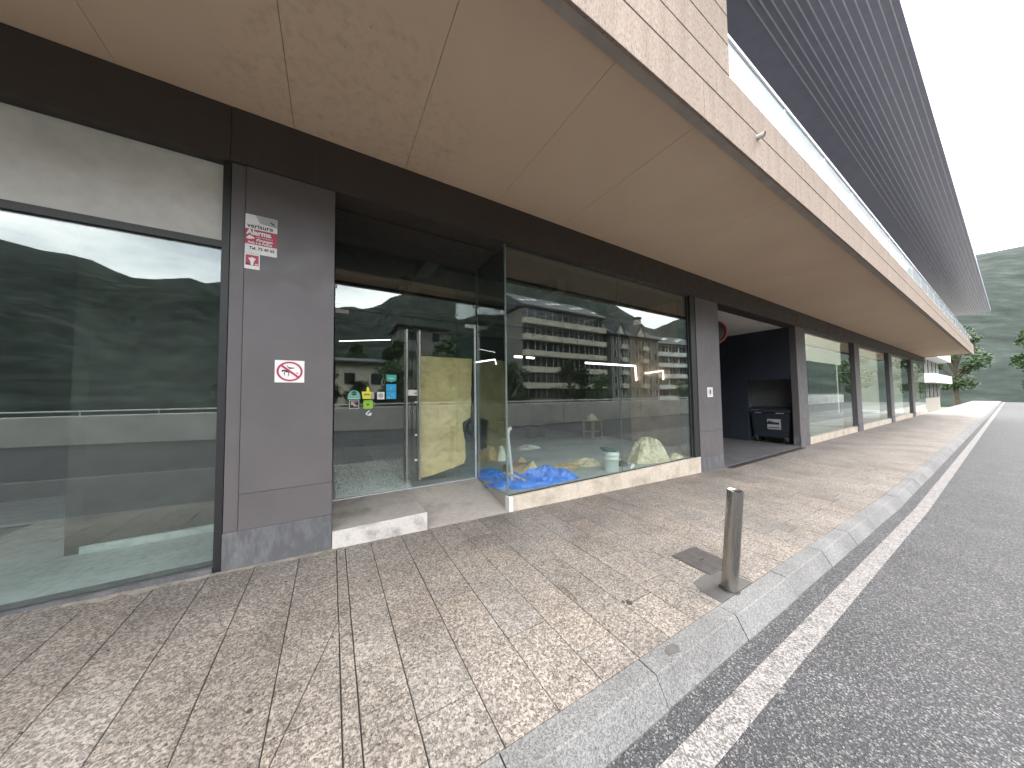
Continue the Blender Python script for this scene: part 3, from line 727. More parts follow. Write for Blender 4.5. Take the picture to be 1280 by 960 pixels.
# waste container in the niche
wc = tag(empty('waste_container', (13.08, .80, -.205)), 'dark wheeled waste container with a white notice in the passage niche', 'container')
bmw = bmesh.new(); bmesh.ops.create_cube(bmw, size=1.0)
for v in bmw.verts:
    lowf = 0.86 if v.co.z < 0 else 1.0
    v.co = Vector((v.co.x * .70 * lowf, v.co.y * 1.08 * lowf, v.co.z * .86 + .60))
bmesh.ops.bevel(bmw, geom=list(bmw.edges), offset=.03, segments=3, affect='EDGES')
MB().bm(bmw, 'blackplastic').build('body', wc)
ld = MB(); pr = [(-.39, 1.03), (-.37, 1.09), (-.2, 1.17), (0.05, 1.20), (.3, 1.17), (.39, 1.05)]
ld.prism(pr, 'y', -.57, .57, 'blackplastic').build('lid', wc)
for s_ in (-.3, .3): MB().tube([(-.405, s_ - .1, 1.0), (-.405, s_ + .1, 1.0)], .015, 'alu', 8).build('grip', wc)
for sx_ in (-.26, .26):
    for sy_ in (-.40, .40):
        MB().tube([(sx_, sy_ - .025, .09), (sx_, sy_ + .025, .09)], .09, 'ink', 18).box((sx_ - .02, sy_ - .035, .09), (sx_ + .02, sy_ + .035, .2), 'alu').build('wheel', wc)
nt_ = MB().box((-.352, -.30, .46), (-.346, .06, .80), 'greyprint').build('notice', wc)
MB().box((-.3545, -.26, .62), (-.353, .06, .69), 'ink').prism([(-.28, .69), (-.10, .70), (0.02, .745), (.04, .69)], 'x', -.3545, -.353, 'ink').box((-.3545, -.27, .50), (-.353, .03, .53), 'ink').build('notice_print', nt_)
MB().box((-.36, .28, 1.035), (-.30, .50, 1.10), 'offwhite', .006).build('lid_catch', wc)

# convex traffic mirror behind the right-hand pillar
cm = tag(empty('convex_mirror', (9.13, .75, 3.18), 0), 'round traffic mirror with red rim hanging behind the right pillar', 'mirror')
cm.rotation_euler = (R(90), 0, R(-52))
MB().lathe([(0, .06), (.12, .05), (.22, .03), (.30, 0), (.30, -.02), (0, -.02)], 'mirrorback', 36).build('dish', cm)
MB().lathe([(.30, .012), (.33, .014), (.345, 0), (.33, -.03), (.30, -.032)], 'redrim', 40).build('rim', cm)
MB().tube([(0, 0, -.02), (0, .1, -.12), (0, .46, -.14)], .02, 'alu', 10).build('bracket', cm)

# ------------------------------------------------------------------ signs on the cladding
def plate(name, x0, x1, z0, z1, y, mat, label, cat, t=.003):
    """thin plate on a facade at depth y, origin at its lower left corner"""
    e = empty(name, (x0, y, z0)); tag(e, label, cat)
    MB().box((0, -t, 0), (x1 - x0, 0, z1 - z0), mat, .0008).build('plate', e)
    return e
def put(me, parent, x, z, y=-.0042, name='lettering'):
    return link(name, me, parent, (x, y, z))
def flat(parent, poly, mat, y=-.0036, name='print', t=.0004):
    return MB().prism(poly, 'y', y, y + t, mat).build(name, parent)
def disc(cx, cz_, rx, rz_, n=28, a0=0, a1=360):
    return [(cx + rx * math.cos(R(a0 + (a1 - a0) * k / n)), cz_ + rz_ * math.sin(R(a0 + (a1 - a0) * k / n))) for k in range(n + (0 if a1 - a0 == 360 else 1))]
def ring(parent, cx, cz_, r1, r2, rz_f, mat, y, name='ring', n=36):
    mb = MB(); v = []; f = []
    for k in range(n):
        a = 2 * math.pi * k / n
        for rr in (r1, r2): v.append((cx + rr * math.cos(a), y, cz_ + rr * rz_f * math.sin(a)))
    for k in range(n): a = 2 * k; b_ = 2 * ((k + 1) % n); f.append((a, a + 1, b_ + 1, b_))
    return mb.add(v, f, mat).build(name, parent)

al = plate('alarm_sign', -0.682, -0.452, 2.795, 3.155, -.001, 'white', 'white and crimson alarm company sign at the pillar top', 'sign')
flat(al, [(.07, .358), (.229, .358), (.229, .275), (.105, .290), (.085, .33)], 'greyprint', name='grey_sweep')
flat(al, [(.175, .318), (.182, .326), (.212, .304), (.205, .294)], 'ink', -.0042, 'camera_symbol')
flat(al, [(0, .085), (.23, .085), (.23, .225), (0, .225)], 'red', name='red_band')
put(text_mesh('verisure', .060, mat='ink', bold=.0012, squeeze=.94), al, .014, .238)
put(text_mesh('Alarma', .064, mat='white', bold=.003, squeeze=.93), al, .012, .176)
flat(al, [(.006, .135), (.03, .168), (.066, .152), (.066, .14), (.03, .13)], 'white', -.0042, 'hand_symbol')
put(text_mesh('amb verificació', .020, mat='white'), al, .078, .152)
put(text_mesh("d'imatges", .032, mat='white', bold=.0012), al, .078, .122)
put(text_mesh('Avís a la Policia', .028, mat='white', bold=.001), al, .020, .094)
put(text_mesh('Tel. 72 40 65', .034, mat='ink', bold=.0012), al, .030, .040)
al2 = plate('alarm_sticker', -0.683, -0.575, 2.652, 2.793, -.001, 'white', 'small crimson sticker with white figure under the alarm sign', 'sticker', .0015)
flat(al2, [(.008, .032), (.100, .032), (.100, .128), (.008, .128)], 'red', -.0022, 'red_field')
for poly in (disc(.054, .092, .014, .016), [(.028, .098), (.036, .104), (.044, .078), (.064, .078), (.072, .104), (.080, .098), (.066, .066), (.062, .036), (.046, .036), (.042, .066)]): flat(al2, poly, 'white', -.003, 'figure_symbol')
for x_ in (.012, .074): flat(al2, [(x_, .036), (x_ + .022, .036), (x_ + .022, .052), (x_, .052)], 'ink' if x_ < .05 else 'pinkprint', -.003, 'small_mark')

no = plate('prohibition_sign', -0.452, -0.226, 1.628, 1.836, -.001, 'white', 'white square sign with red ring and bar over a black animal', 'sign')
ring(no, .113, .104, .083, .100, .93, 'red', -.0048)
flat(no, [(.040, .154), (.052, .168), (.190, .054), (.178, .040)], 'red', -.0054, 'bar')
for poly in ([(.050, .105), (.056, .118), (.075, .118), (.100, .112), (.112, .100), (.104, .094), (.085, .096), (.072, .104), (.052, .100)],
             [(.072, .100), (.078, .098), (.074, .080), (.078, .068), (.072, .066), (.068, .080)], [(.100, .098), (.110, .096), (.108, .078), (.104, .060), (.098, .060), (.103, .080)],
             [(.098, .140), (.112, .128), (.148, .134), (.146, .140), (.120, .142), (.102, .146), (.094, .160), (.090, .158)], [(.158, .090), (.172, .094), (.182, .088), (.172, .084)]): flat(no, poly, 'ink', -.0044, 'animal_symbol')
sm = plate('small_notice', 7.155, 7.385, 1.40, 1.615, -.001, 'white', 'small white notice with dark symbol on the right pillar', 'sign')
ring(sm, .115, .11, .062, .085, .95, 'greyprint', -.0046); flat(sm, [(.085, .07), (.145, .07), (.15, .15), (.11, .16), (.085, .13)], 'ink', -.0042, 'symbol')

# stickers on the left door leaf (outer face)
YS = YD - .0012
def sticker(name, x0, z0, label):
    e = empty(name, (x0, YS, z0)); return tag(e, label, 'sticker')
def spoly(e, poly, mat, lay=0, name='print'): return MB().prism(poly, 'y', -.0006 * (lay + 1), -.0006 * lay - .0001, mat).build(name, e)
s = sticker('dome_sticker', .184, 1.46, 'mint half-round sticker with black owl-like emblem on the door')
spoly(s, [(0, .0), (.150, 0), (.150, .035)] + disc(.075, .035, .075, .082, 18, 0, 180)[1:-1] + [(0, .035)], 'mint'); spoly(s, disc(.075, .080, .031, .028), 'ink', 1, 'emblem')
for dx in (-.012, .012): spoly(s, disc(.075 + dx, .080, .008, .008, 12), 'mint', 2, 'emblem_eye')
spoly(s, [(.012, .006), (.138, .006), (.138, .014), (.012, .014)], 'white', 1, 'strip')
s = sticker('thumb_sticker', .350, 1.462, 'yellow thumbs-up shaped sticker on the door glass')
spoly(s, [(.012, 0), (.115, 0), (.125, .09), (.098, .10), (.088, .15), (.072, .165), (.060, .15), (.058, .10), (0, .098)], 'yellow'); spoly(s, [(.028, .045), (.105, .05), (.105, .07), (.028, .072)], 'ochre', 1, 'script')
spoly(s, [(.120, 0), (.152, 0), (.152, .095), (.130, .095)], 'greyprint', 0, 'grey_tab')
s = sticker('framed_sticker', .203, 1.334, 'square black sticker with thin white frame under the mint one')
spoly(s, [(0, 0), (.116, 0), (.116, .117), (0, .117)], 'white'); spoly(s, [(.006, .008), (.110, .008), (.110, .111), (.006, .111)], 'ink', 1, 'field')
for q in ([(.02, .05), (.06, .05), (.06, .08), (.02, .09)], [(.05, .03), (.075, .03), (.075, .06), (.05, .06)], [(.02, .095), (.095, .085), (.095, .092), (.02, .102)], [(.08, .03), (.10, .03), (.10, .045), (.08, .045)]): spoly(s, q, 'pinkprint', 2, 'mark')
s = sticker('lime_sticker', .370, 1.328, 'rounded lime green sticker below the yellow thumb')
rr = .02; spoly(s, [p for cx, cz_, a in ((.117 - rr, rr, -90), (.117 - rr, .117 - rr, 0), (rr, .117 - rr, 90), (rr, rr, 180)) for p in disc(cx, cz_, rr, rr, 5, a, a + 90)], 'lime'); spoly(s, disc(.056, .058, .016, .012), 'leaf', 1, 'mark')
s = sticker('swirl_sticker', .394, 1.229, 'small white swirl-shaped sticker lowest on the door')
spoly(s, [(.0, .03), (.02, .055), (.05, .077), (.06, .068), (.035, .048), (.022, .03), (.04, .02), (.05, .04), (.072, .046), (.084, .03), (.074, .006), (.05, 0), (.02, .012)], 'white')
s = sticker('square_sticker', .542, 1.453, 'white square sticker with grey disc on the door')
spoly(s, [(0, 0), (.094, 0), (.094, .102), (0, .102)], 'white'); spoly(s, disc(.047, .051, .034, .034), 'greyprint', 1, 'grey_disc')
s = sticker('shield_sticker', .661, 1.687, 'teal shield-shaped sticker above the two blue ones')
spoly(s, [(.01, .022), (.052, .016), (.066, 0), (.080, .016), (.122, .022), (.132, .045), (.132, .112), (0, .112), (0, .045)], 'teal'); spoly(s, [(.03, .05), (.10, .045), (.10, .07), (.03, .075)], 'mint', 1, 'mark')
s = sticker('blue_sticker', .658, 1.564, 'upper light blue square sticker below the teal shield'); spoly(s, [(0, 0), (.133, 0), (.133, .102), (0, .102)], 'cyan'); spoly(s, [(.04, .03), (.08, .03), (.09, .05), (.05, .06)], 'cyan2', 1, 'mark')
s = sticker('blue_sticker', .658, 1.456, 'lower blue square sticker beside the white one'); spoly(s, [(0, 0), (.133, 0), (.133, .105), (0, .105)], 'cyan'); spoly(s, [(.02, .012), (.05, .012), (.05, .026), (.02, .026)], 'lime', 1, 'mark'); spoly(s, [(.07, .05), (.10, .05), (.10, .08), (.07, .08)], 'cyan2', 1, 'mark')

# ------------------------------------------------------------------ things inside the shop
def nz3(x, y, z=0.0, oct=4): return noise.fractal(Vector((x, y, z)), 0.9, 2.1, oct)
# kraft paper hung behind the right door leaf
pts = [(1.135, .268), (1.36, .30), (1.66, .355), (1.83, .425), (1.855, .50), (1.85, .78), (1.815, 1.06), (1.955, 1.13), (1.972, 1.38), (1.985, 2.10), (1.135, 2.098)]
def edge_x(z):
    P_ = [(.425, 1.83), (.50, 1.855), (.78, 1.85), (1.06, 1.815), (1.13, 1.955), (1.38, 1.972), (2.10, 1.985)]
    for (z0, x0), (z1, x1) in zip(P_[:-1], P_[1:]):
        if z <= z1: return x0 + (x1 - x0) * max(0, (z - z0)) / (z1 - z0)
    return 1.985
pm = MB(); nx, nzz = 34, 70; v = []
for j in range(nzz + 1):
    for i in range(nx + 1):
        u, t = i / nx, j / nzz
        z = .27 + (2.098 - .27) * t; xr = edge_x(z); x = 1.135 + (xr - 1.135) * u
        zb = .268 + .16 * max(0, (x - 1.135) / .72) ** 1.4
        zz = zb + (2.098 - zb) * t; xr = edge_x(zz); x = 1.135 + (xr - 1.135) * u
        y = YD + .05 + .030 * nz3(x * 3, zz * 4) * (0.4 + 1.2 * (1 - t)) + .030 * abs(nz3(x * 6 + 4, zz * 9, 2.0)) + .012 * math.sin(x * 16 + zz * 1.5) * (.3 + .7 * t)
        v.append((x, max(y, YD + .016), zz))
f = [(j * (nx + 1) + i, j * (nx + 1) + i + 1, (j + 1) * (nx + 1) + i + 1, (j + 1) * (nx + 1) + i) for j in range(nzz) for i in range(nx)]
pm.add(v, f, 'paper', True)
tag(pm.build('paper_sheet'), 'creased kraft paper sheet taped inside the right glass door', 'paper')

def heap(name, cx, cy, rx, ry, h, mat, label, cat, rot=0, seed=0, crease=.5, n=44, base=zf, lumps=None, fold=0, edge=.12, sharp=2.0):
    """crumpled cloth or film: a height field over an uneven outline, with creases"""
    mb = MB(); v = []; f = []; rings = n // 2
    for j in range(rings + 1):
        r = j / rings
        for k in range(n):
            a = 2 * math.pi * k / n
            ro = 1 + edge * 1.6 * nz3(math.cos(a) * 1.3 + seed, math.sin(a) * 1.3, seed * 3.1)
            x, y = math.cos(a) * rx * ro * r, math.sin(a) * ry * ro * r
            prof = (1 - r ** sharp) if not lumps else 0
            if lumps:
                for lx, ly, lr, lh in lumps: prof = max(prof, lh * math.exp(-((x - lx) ** 2 + (y - ly) ** 2) / (lr * lr)))
                prof *= (1 - r ** 6)
            cre = 1 - abs(nz3(x / rx * 2.2 + seed, y / rx * 2.2, seed + 5.0)) * 2.4
            fo = math.cos(a * fold + 2.5 * nz3(x * 3 + seed, y * 3, 1)) * r * (1 - r) if fold else 0
            z = h * (prof * (1 - crease * .35) + crease * .35 * max(0, cre) * (1 - r ** 4) + .18 * fo)
            v.append((x * math.cos(rot) - y * math.sin(rot), x * math.sin(rot) + y * math.cos(rot), max(.004, z) if r < 1 else .001))
    for j in range(rings):
        for k in range(n): f.append((j * n + k, j * n + (k + 1) % n, (j + 1) * n + (k + 1) % n, (j + 1) * n + k))
    mb.add(v, f, mat, True); o = mb.build(name, None, (cx, cy, base)); return tag(o, label, cat)
heap('tarpaulin', 2.86, .50, .80, .34, .22, 'tarp', 'crumpled bright blue tarpaulin on the floor behind the shop window', 'tarpaulin', R(-7), 3, 1.7, 110, lumps=[(-.5, .02, .30, .55), (-.1, .02, .24, .75), (.18, .05, .2, 1.0), (.5, -.05, .22, .5)], edge=.16)
heap('tarpaulin', 2.30, 1.02, .20, .40, .15, 'tarp', 'blue tarpaulin bundle behind the side glass by the door', 'tarpaulin', R(18), 8, .8, 48)
tb = tag(empty('plastic_tube', (2.40, .52, zf)), 'white plastic tube standing against the window corner', 'tube')
MB().tube([(0, 0, .02), (-.215, -.24, .80)], .024, 'white', 14).build('shaft', tb); MB().tube([(-.215, -.24, .80), (-.205, -.235, .86), (-.15, -.21, .885)], .030, 'offwhite', 14).build('elbow', tb)
stk = MB(); stk.box((-.26, -.012, -.012), (.26, .012, .012), 'timber')
tag(stk.build('timber_batten', None, (2.50, .36, .21), (0, R(24), R(-34))), 'thin timber batten lying across the blue tarpaulin', 'batten')

def carton(name, loc, size, rz, label, mat='card', flap=True):
    e = tag(empty(name, loc, rz), label, 'box'); a, b_, c = size
    MB().box((-a / 2, -b_ / 2, 0), (a / 2, b_ / 2, c), mat, .003).build('body', e)
    if flap:
        MB().add([(-a / 2, -b_ / 2, c), (a / 2, -b_ / 2, c), (a / 2 + .02, -b_ / 2 - .10, c + .07), (-a / 2, -b_ / 2 - .12, c + .05)], [(0, 1, 2, 3)], 'cardpale').add([(a / 2, -b_ / 2, c), (a / 2, b_ / 2, c), (a / 2 + .09, b_ / 2, c + .09)], [(0, 1, 2)], 'cardpale').build('flap', e)
    return e
carton('cardboard_box', (2.88, 1.20, zf), (.40, .26, .12), R(14), 'flattened brown cardboard box behind the blue tarpaulin')
e = tag(empty('cardboard_offcut', (3.10, .98, zf)), 'pale folded cardboard offcut propped up behind the tarpaulin', 'cardboard')
MB().add([(-.14, 0, 0), (.16, .04, 0), (.02, .02, .20), (-.14, .12, 0), (.17, .17, 0)], [(0, 1, 2), (0, 2, 3), (1, 4, 2), (3, 2, 4)], 'cardpale').build('sheet', e)
heap('insulation_roll', 3.95, .95, .50, .20, .07, 'ochre', 'flat ochre sheet lying on the floor left of the bucket', 'sheet', R(-14), 5, .8, 40)
heap('insulation_scrap', 4.28, .85, .30, .19, .14, 'film', 'straw-coloured wad of packing behind the white bucket', 'packing', R(-10), 11, 1.2, 44)
bk = tag(empty('paint_bucket', (4.33, .285, zf)), 'white plastic bucket with dark green lid inside the window', 'bucket')
MB().lathe([(0, 0), (.122, 0), (.126, .01), (.134, .20), (.139, .205), (.139, .225), (.135, .23), (.138, .27), (.143, .275), (.143, .30), (.139, .305), (.139, .345)], 'bucket', 36).build('body', bk)
l_ = MB().lathe([(0, .02), (.135, .02), (.150, .026), (.154, .010), (.154, -.012), (.146, -.012)], 'lid', 36).build('lid', bk, (-.03, .02, .365), (R(4), R(9), 0))
hp = [(math.cos(a) * .146, -.05 - .10 * math.sin(a), .27 - .08 * math.sin(a)) for a in [math.pi * k / 14 for k in range(15)]]
MB().tube(hp, .0035, 'alu', 6).build('bail_handle', bk)
heap('film_heap', 5.66, .46, .52, .34, .47, 'film', 'cream plastic film draped over a heap inside the window', 'plastic film', R(-4), 2, .5, 110, fold=13, sharp=2.4)
heap('film_scrap', 6.30, .26, .18, .12, .11, 'film', 'small crumpled film scrap at the right end of the window', 'plastic film', 0, 14, 1.2, 30)
heap('paper_scrap', 4.87, .26, .22, .035, .05, 'white', 'white paper strip between the bucket and the film heap', 'paper', R(28), 4, .6, 26)
heap('dark_rag', 4.80, .42, .14, .09, .11, 'blackplastic', 'dark rag on the floor right of the bucket', 'rag', 0, 21, 1.0, 26)
heap('rubble', 4.35, 3.0, .36, .20, .10, 'offwhite', 'low pale rubble pile further back on the shop floor', 'rubble', 0, 31, 1.6, 40)
heap('brown_sack', 2.86, 2.30, .26, .22, .34, 'card', 'brown sack seen through the side glass next to the door', 'sack', 0, 6, .5, 40)
heap('white_wrapper', 3.10, 2.12, .10, .08, .34, 'white', 'crumpled white wrapper leaning on the brown sack', 'wrapper', 0, 9, 1.2, 30)
# cabinet with yellowish cartons deeper in the room
cb = tag(empty('timber_stand', (7.00, 3.3, zf), R(12)), 'open timber stand with a pale bundle deep in the shop', 'stand')
for sx_ in (-.24, .24):
    for sy_ in (-.17, .17): MB().box((sx_ - .02, sy_ - .02, 0), (sx_ + .02, sy_ + .02, .55), 'card').build('leg', cb)
MB().box((-.30, -.23, .55), (.30, .23, .59), 'ochre', .004).build('top', cb); MB().box((-.24, -.17, .22), (.24, .17, .245), 'card').build('shelf', cb)
heap('bundle', 6.92, 3.25, .18, .15, .20, 'film', 'pale yellow bundle resting on the timber stand', 'bundle', 0, 17, .8, 28, base=zf + .59)
for k, (x_, y_, hh) in enumerate(((5.55, 4.6, .32), (5.95, 4.75, .42), (4.9, 5.2, .5))):
    carton('storage_box', (x_, y_, zf), (.34, .30, hh), R(20 * k), ('lowest dark box at the back of the shop', 'middle dark box at the back of the shop', 'tallest dark box at the back of the shop')[k], 'roomdark', False)
fb = MB().box((-.26, -1.25, 0), (.26, 1.25, .018), 'niche', .002)
tag(fb.build('floor_board', None, (.53, 4.9, zf)), 'grey board lying on the dark floor behind the left door', 'board')
# shattered safety glass inside the left door
gm = MB(); r2 = random.Random(3)
for k in range(7500):
    t = r2.random() ** 3.4; y = 1.085 + t * 2.6; x = .06 + r2.random() * (.95 + .5 * t)
    if x > 1.0 and r2.random() < .5: x -= .5
    s_ = r2.uniform(.007, .017) * (1 + .25 * t); a = r2.random() * 6.28; z = zf + r2.random() ** 2 * .055 * (1 - t) ** 6
    c_, d_ = math.cos(a) * s_, math.sin(a) * s_; hh = s_ * r2.uniform(.5, 1.3)
    gm.add([(x - c_, y - d_, z), (x + d_, y - c_, z), (x + c_, y + d_, z + hh * .3), (x - d_ * .6, y + c_ * .7, z + hh), (x + c_ * .2, y, z + hh)], [(0, 1, 4), (1, 2, 4), (2, 3, 4), (3, 0, 4), (0, 1, 2, 3)], 'shard')
tag(gm.build('broken_glass'), 'scattered granules of shattered glass on the floor behind the left door', 'broken glass', kind='stuff')
# linear lamps
def led(name, pts, label, rad=.022, group=None):
    e = tag(empty(name, pts[0]), label, 'light', group); p0 = Vector(pts[0])
    MB().tube([Vector(p) - p0 for p in pts], rad, 'led', 8).build('diffuser', e)
    for p in (pts[0], pts[1]):
        q = Vector(p) - p0; MB().tube([q + Vector((0, 0, .01)), q + Vector((0, 0, 3.86 - p[2]))], .003, 'black', 5).build('hanging_wire', e)
led('linear_lamp', [(5.54, 2.08, 2.30), (7.50, 2.08, 2.30), (7.53, 2.08, 1.88)], 'long white lamp bent downwards at its end behind the window', .026)
led('linear_lamp', [(7.55, 1.80, 2.07), (7.55, 1.27, 2.10), (7.55, 1.27, 1.86)], 'short white bent lamp near the right end of the window', .018)
led('linear_lamp', [(4.60, 4.0, 2.64), (4.86, 4.0, 2.64)], 'left of two short bright lamps near the glass corner', .035)
led('linear_lamp', [(5.02, 4.0, 2.64), (5.30, 4.0, 2.63)], 'right of two short bright lamps near the glass corner', .030)
led('linear_lamp', [(3.30, 4.0, 2.40), (3.95, 4.0, 2.52), (3.99, 4.0, 2.38)], 'thin white lamp seen through the side glass by the door', .018)
led('linear_lamp', [(.13, 4.0, 2.72), (1.18, 4.0, 2.84)], 'long thin lamp seen through the left door', .009)
led('linear_lamp', [(-1.62, 2.2, 2.45), (-1.3, 1.4, 2.2)], 'slanting white lamp in the neighbouring shop at left', .02)
led('linear_lamp', [(-2.3, 2.6, 1.95), (-1.45, 2.6, 1.95)], 'level white lamp in the neighbouring shop at left', .014)

# ------------------------------------------------------------------ across the street (mirrored in the glass)
pa = tag(empty('river_parapet', (0, -14.2, 0)), 'long low concrete parapet with thin rail across the street', 'wall')
for k in range(14):
    a = -40 + 9.2 * k; MB().box((a + .04, -.15, -2.6), (a + 9.16, .15, .95), 'parapet', .02).build('parapet_length', pa)
MB().tube([(-40, 0, 1.12), (88, 0, 1.12)], .025, 'alu', 8).build('rail', pa)
for k in range(64): MB().box((-40 + 2 * k - .015, -.015, .9), (-40 + 2 * k + .015, .015, 1.12), 'alu').build('rail_post', pa)

def wshare(w_, h_):
    mb = MB().box((-w_ / 2, -.02, -h_ / 2), (w_ / 2, .05, h_ / 2), 'pane'); return mb.mesh('window')
def apartment(name, x0, x1, yf, depth, zb, floors, fh, wallmat, bandmat, bays, label, roof_h, bands=True, rz=0, chim=()):
    """facade faces +Y (the street); balcony fronts, windows, pitched slate roof"""
    W = x1 - x0; e = tag(empty(name, ((x0 + x1) / 2, yf, zb), rz), label, 'building', 'apartment blocks across the street')
    H = floors * fh
    MB().box((-W / 2, -depth, -3), (W / 2, -.0, H), wallmat).build('wall', e)
    bw = W / bays; wm = wshare(bw * (.86 if bands else .34), fh * (.56 if bands else .48)); fr = MB().box((-.05, -.02, -fh * .28), (.05, .06, fh * .28), 'offwhite').mesh('mullion')
    bmsh = MB().box((-bw / 2 + .06, 0, -.52), (bw / 2 - .06, 1.1, .52), bandmat, .02).mesh('balcony') if bands else None
    for j in range(floors):
        for i in range(bays):
            xc = -W / 2 + (i + .5) * bw
            wo = link('window', wm, e, (xc, .02, j * fh + fh * .60))
            for q in (-.2, .2): link('mullion', fr, wo, (bw * q, .035, 0))
            if bands and j > 0: link('balcony', bmsh, e, (xc, .0, j * fh + .22))
            elif not bands and j > 0 and i % 3 == 1: MB().box((-bw * .42, 0, -.1), (bw * .42, .9, .85), bandmat, .02).build('balcony', e, (xc, .02, j * fh))
    rf = MB().prism([(-depth - .6, H - .05), (.9, H - .05), (.9, H + .15), (-depth / 2, H + roof_h), (-depth - .6, H + .15)], 'x', -W / 2 - .5, W / 2 + .5, 'slate').build('roof', e)
    for i in range(bays * 2):
        t = (.35 + .15 * (i % 3)); y = .9 + (-depth / 2 - .9) * t; z = H + .15 + (roof_h - .15) * t
        if bands: MB().box((-.45, -.5, .02), (.45, .5, .12), 'balglass').build('skylight', rf, (-W / 2 + (i + .5) * W / bays / 2, y, z), (-math.atan2(roof_h, depth / 2 + .9), 0, 0))
    for c_ in chim: MB().box((c_ - .6, -depth * .3, H), (c_ + .6, -depth * .3 + 1.2, H + roof_h + 1.6), 'render').box((c_ - .8, -depth * .3 - .2, H + roof_h + 1.6), (c_ + .8, -depth * .3 + 1.4, H + roof_h + 2.0), 'slate').build('chimney', rf)
    if not bands:
        for c_ in (-W * .36, W * .05): MB().prism([(c_ - 2.2, H), (c_ + 2.2, H), (c_, H + 3.2)], 'y', -depth / 2, .7, 'slate').prism([(c_ - 1.5, H), (c_ + 1.5, H), (c_, H + 2.2)], 'y', .7, .75, 'render').build('gable', rf)
    return e
apartment('apartment_block', 29.6, 50.6, -42, 12, .2, 6, 2.97, 'greyrender', 'render', 5, 'beige balconied apartment block with skylights across the street', 4.2, True, 0, ())
apartment('apartment_block', 52.0, 69.0, -41, 12, .2, 5, 2.9, 'greyrender', 'render', 7, 'grey stone apartment block with gabled roof across the street', 4.0, False, 0, (4.8,))
apartment('apartment_block', 71.0, 90.0, -44, 12, .2, 5, 2.95, 'whiterender', 'whiterender', 5, 'white banded apartment block at the far corner across the street', 3.6, True, R(10))
def house(x0, x1, yf, zb, h, rh, mat, label):
    W = x1 - x0; e = tag(empty('hillside_house', ((x0 + x1) / 2, yf, zb)), label, 'house', 'houses across the street')
    MB().box((-W / 2, -7, -6), (W / 2, 0, h), mat).build('wall', e)
    rf = MB().prism([(-8, h), (.8, h), (.8, h + .2), (-3.5, h + rh), (-8, h + .2)], 'x', -W / 2 - .6, W / 2 + .6, 'slate').build('roof', e)
    n = max(2, int(W / 2.4)); wm = wshare(1.1, 1.3)
    for j in range(max(1, int(h / 2.9))):
        for i in range(n): link('window', wm, e, (-W / 2 + (i + .5) * W / n, .02, 1.6 + j * 2.9))
house(.4, 6.0, -34, 2.2, 3.4, 1.0, 'render', 'low pale house with dark windows among trees across the street')
house(8.5, 15.5, -40, 6.2, 5.8, 1.2, 'greyrender', 'grey terraced house on the slope across the street')
house(-9, -1, -44, 3.0, 6.0, 1.4, 'whiterender', 'white house further left on the slope across the street')

# trees: tapered trunk, limbs and leaf clumps
def tree_mesh(seed, h, rx, n):
    r = random.Random(seed); tm = MB(); cm_ = MB()
    tm.tube([(0, 0, -.3), (.05 * h * r.uniform(-1, 1) * .4, 0, h * .35), (.02 * h, .02 * h, h * .8)], [h * .028, h * .02, h * .006], 'bark', 9)
    clumps = []
    for k in range(26):
        a = r.random() * 6.28; t = r.uniform(.28, 1.0); wd = rx * math.sin(math.pi * min(1, (t - .15) / .95)) ** .7
        p = Vector((math.cos(a) * wd * r.uniform(.25, .95), math.sin(a) * wd * r.uniform(.25, .95), t * h)); clumps.append((p, rx * r.uniform(.22, .42)))
        if k < 12: tm.tube([(0, 0, h * t * .6), p * .55 + Vector((0, 0, h * t * .35)), p], [h * .01, h * .006, h * .002], 'bark', 6)
    for _ in range(n):
        c_, rad = r.choice(clumps); d = Vector((r.gauss(0, 1), r.gauss(0, 1), r.gauss(0, .8))).normalized() * rad * r.random() ** .4
        q = c_ + d; s_ = h * r.uniform(.014, .028); u = Vector((r.gauss(0, 1), r.gauss(0, 1), r.gauss(0, 1))).normalized(); w_ = u.orthogonal().normalized()
        cm_.add([q - u * s_, q + w_ * s_ * .5, q + u * s_, q - w_ * s_ * .5], [(0, 1, 2, 3)], 'leaf')
    return tm.mesh('trunk'), cm_.mesh('crown')
TM = [tree_mesh(1, 6.5, 2.3, 3600), tree_mesh(2, 8.0, 2.2, 3600), tree_mesh(3, 10.0, 2.4, 3600)]
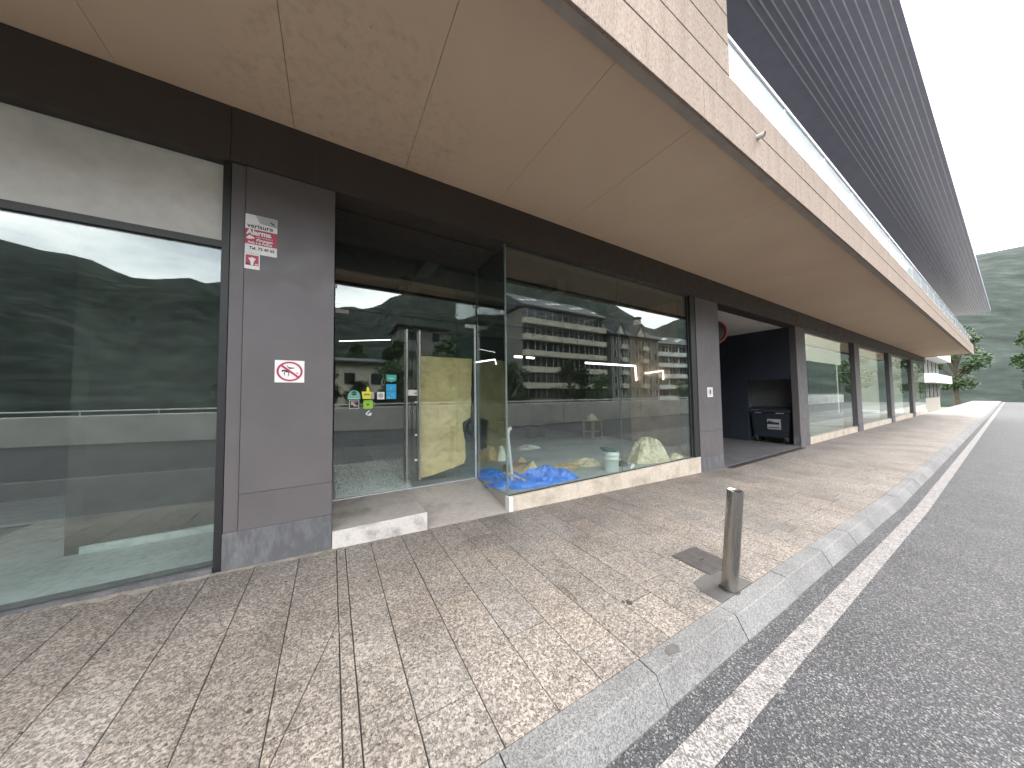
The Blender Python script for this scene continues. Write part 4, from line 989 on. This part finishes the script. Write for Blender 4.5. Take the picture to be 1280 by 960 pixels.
spots = [(14.6, -21, 0, .95, 'left of the trees along the parapet'), (22.6, -21.5, 0, 1.02, 'broad tree before the balconied block'), (36, -30, 0, .95, 'slim tree before the grey block'), (62, -31, 1, .8, 'small tree near the white block'),
         (1.6, -24, 1, .62, 'young tree in front of the pale house'), (5.0, -26, 0, 1.0, 'round tree right of the pale house'), (9.2, -24, 1, 1.0, 'tall tree before the grey terraced house'), (11.5, -27, 2, .95, 'dark tree beside the grey terraced house'), (-1.2, -25, 1, .8, 'tree left of the pale house'), (3.4, -48, 2, .62, 'spire-like tree high on the slope'), (-5, -26, 0, 1.2, 'wide tree at the left end of the slope'),
         (17.5, -33, 2, .9, 'tree between the terraced house and the block'), (6.8, -36, 2, 1.0, 'tree up the slope behind the pale house'), (95, -6, 2, 1.2, 'large tree at the far end of the street'), (101, 2, 2, 1.4, 'tallest tree at the far end of the street'), (97, -14, 1, 1.4, 'leaning tree beyond the far parapet')]
for k, (x_, y_, m_, sc, lb) in enumerate(spots):
    e = tag(empty('leafy_tree', (x_, y_, -1.6 if y_ > -40 else 4.0), k * 1.7), lb if len(lb.split()) > 3 else lb + ' standing', 'tree', 'trees across the street'); e.scale = (sc, sc, sc)
    link('trunk', TM[m_][0], e); link('crown', TM[m_][1], e)

# building closing the street at the far end
apartment('apartment_block', 58, 76, -1.0, 14, -.3, 5, 3.0, 'render', 'whiterender', 5, 'pale apartment block further along the same side of the street', 3.4, True, R(180)).location = (66, 2.0, -.3)

# wooded mountains all round the valley
ridge = [(-180, 15), (-140, 17), (-100, 18), (-60, 16), (-25, 14.0), (-8, 14.2), (1, 14.0), (5, 13.8), (7.2, 14.6), (9.2, 16.4), (11.2, 18), (19, 21.8), (30, 21.7), (37, 20.4), (42.6, 19.2), (47.4, 17.2), (51, 14.6), (54.3, 12.5), (56.2, 10.6), (60.5, 10.7), (63, 11.4), (75, 13), (90, 12), (110, 14), (140, 16), (180, 15)]
hv = []; hf = []; NA, NR = 240, 14
for i in range(NA):
    az = -180 + 360 * i / NA
    for (a0, e0), (a1, e1) in zip(ridge[:-1], ridge[1:]):
        if a0 <= az <= a1: el = e0 + (e1 - e0) * (az - a0) / (a1 - a0); break
    for j in range(NR):
        t = j / (NR - 1); d = 130 + 520 * t
        prof = math.sin(min(1, t / .75) * math.pi / 2) ** 1.3 if t < .75 else math.cos((t - .75) / .25 * math.pi / 2)
        dr_ = 130 + 520 * .75
        z = dr_ * math.tan(R(el)) * prof + (nz3(math.cos(R(az)) * 6, math.sin(R(az)) * 6, t * 4) * 16 * (1 if t < .7 else .5)) * min(1, t * 3)
        hv.append((math.sin(R(az)) * d, -math.cos(R(az)) * d, z - 3))
for i in range(NA):
    for j in range(NR - 1): hf.append((i * NR + j, ((i + 1) % NA) * NR + j, ((i + 1) % NA) * NR + j + 1, i * NR + j + 1))
tag(MB().add(hv, hf, 'hill', True).build('hills'), kind='structure')
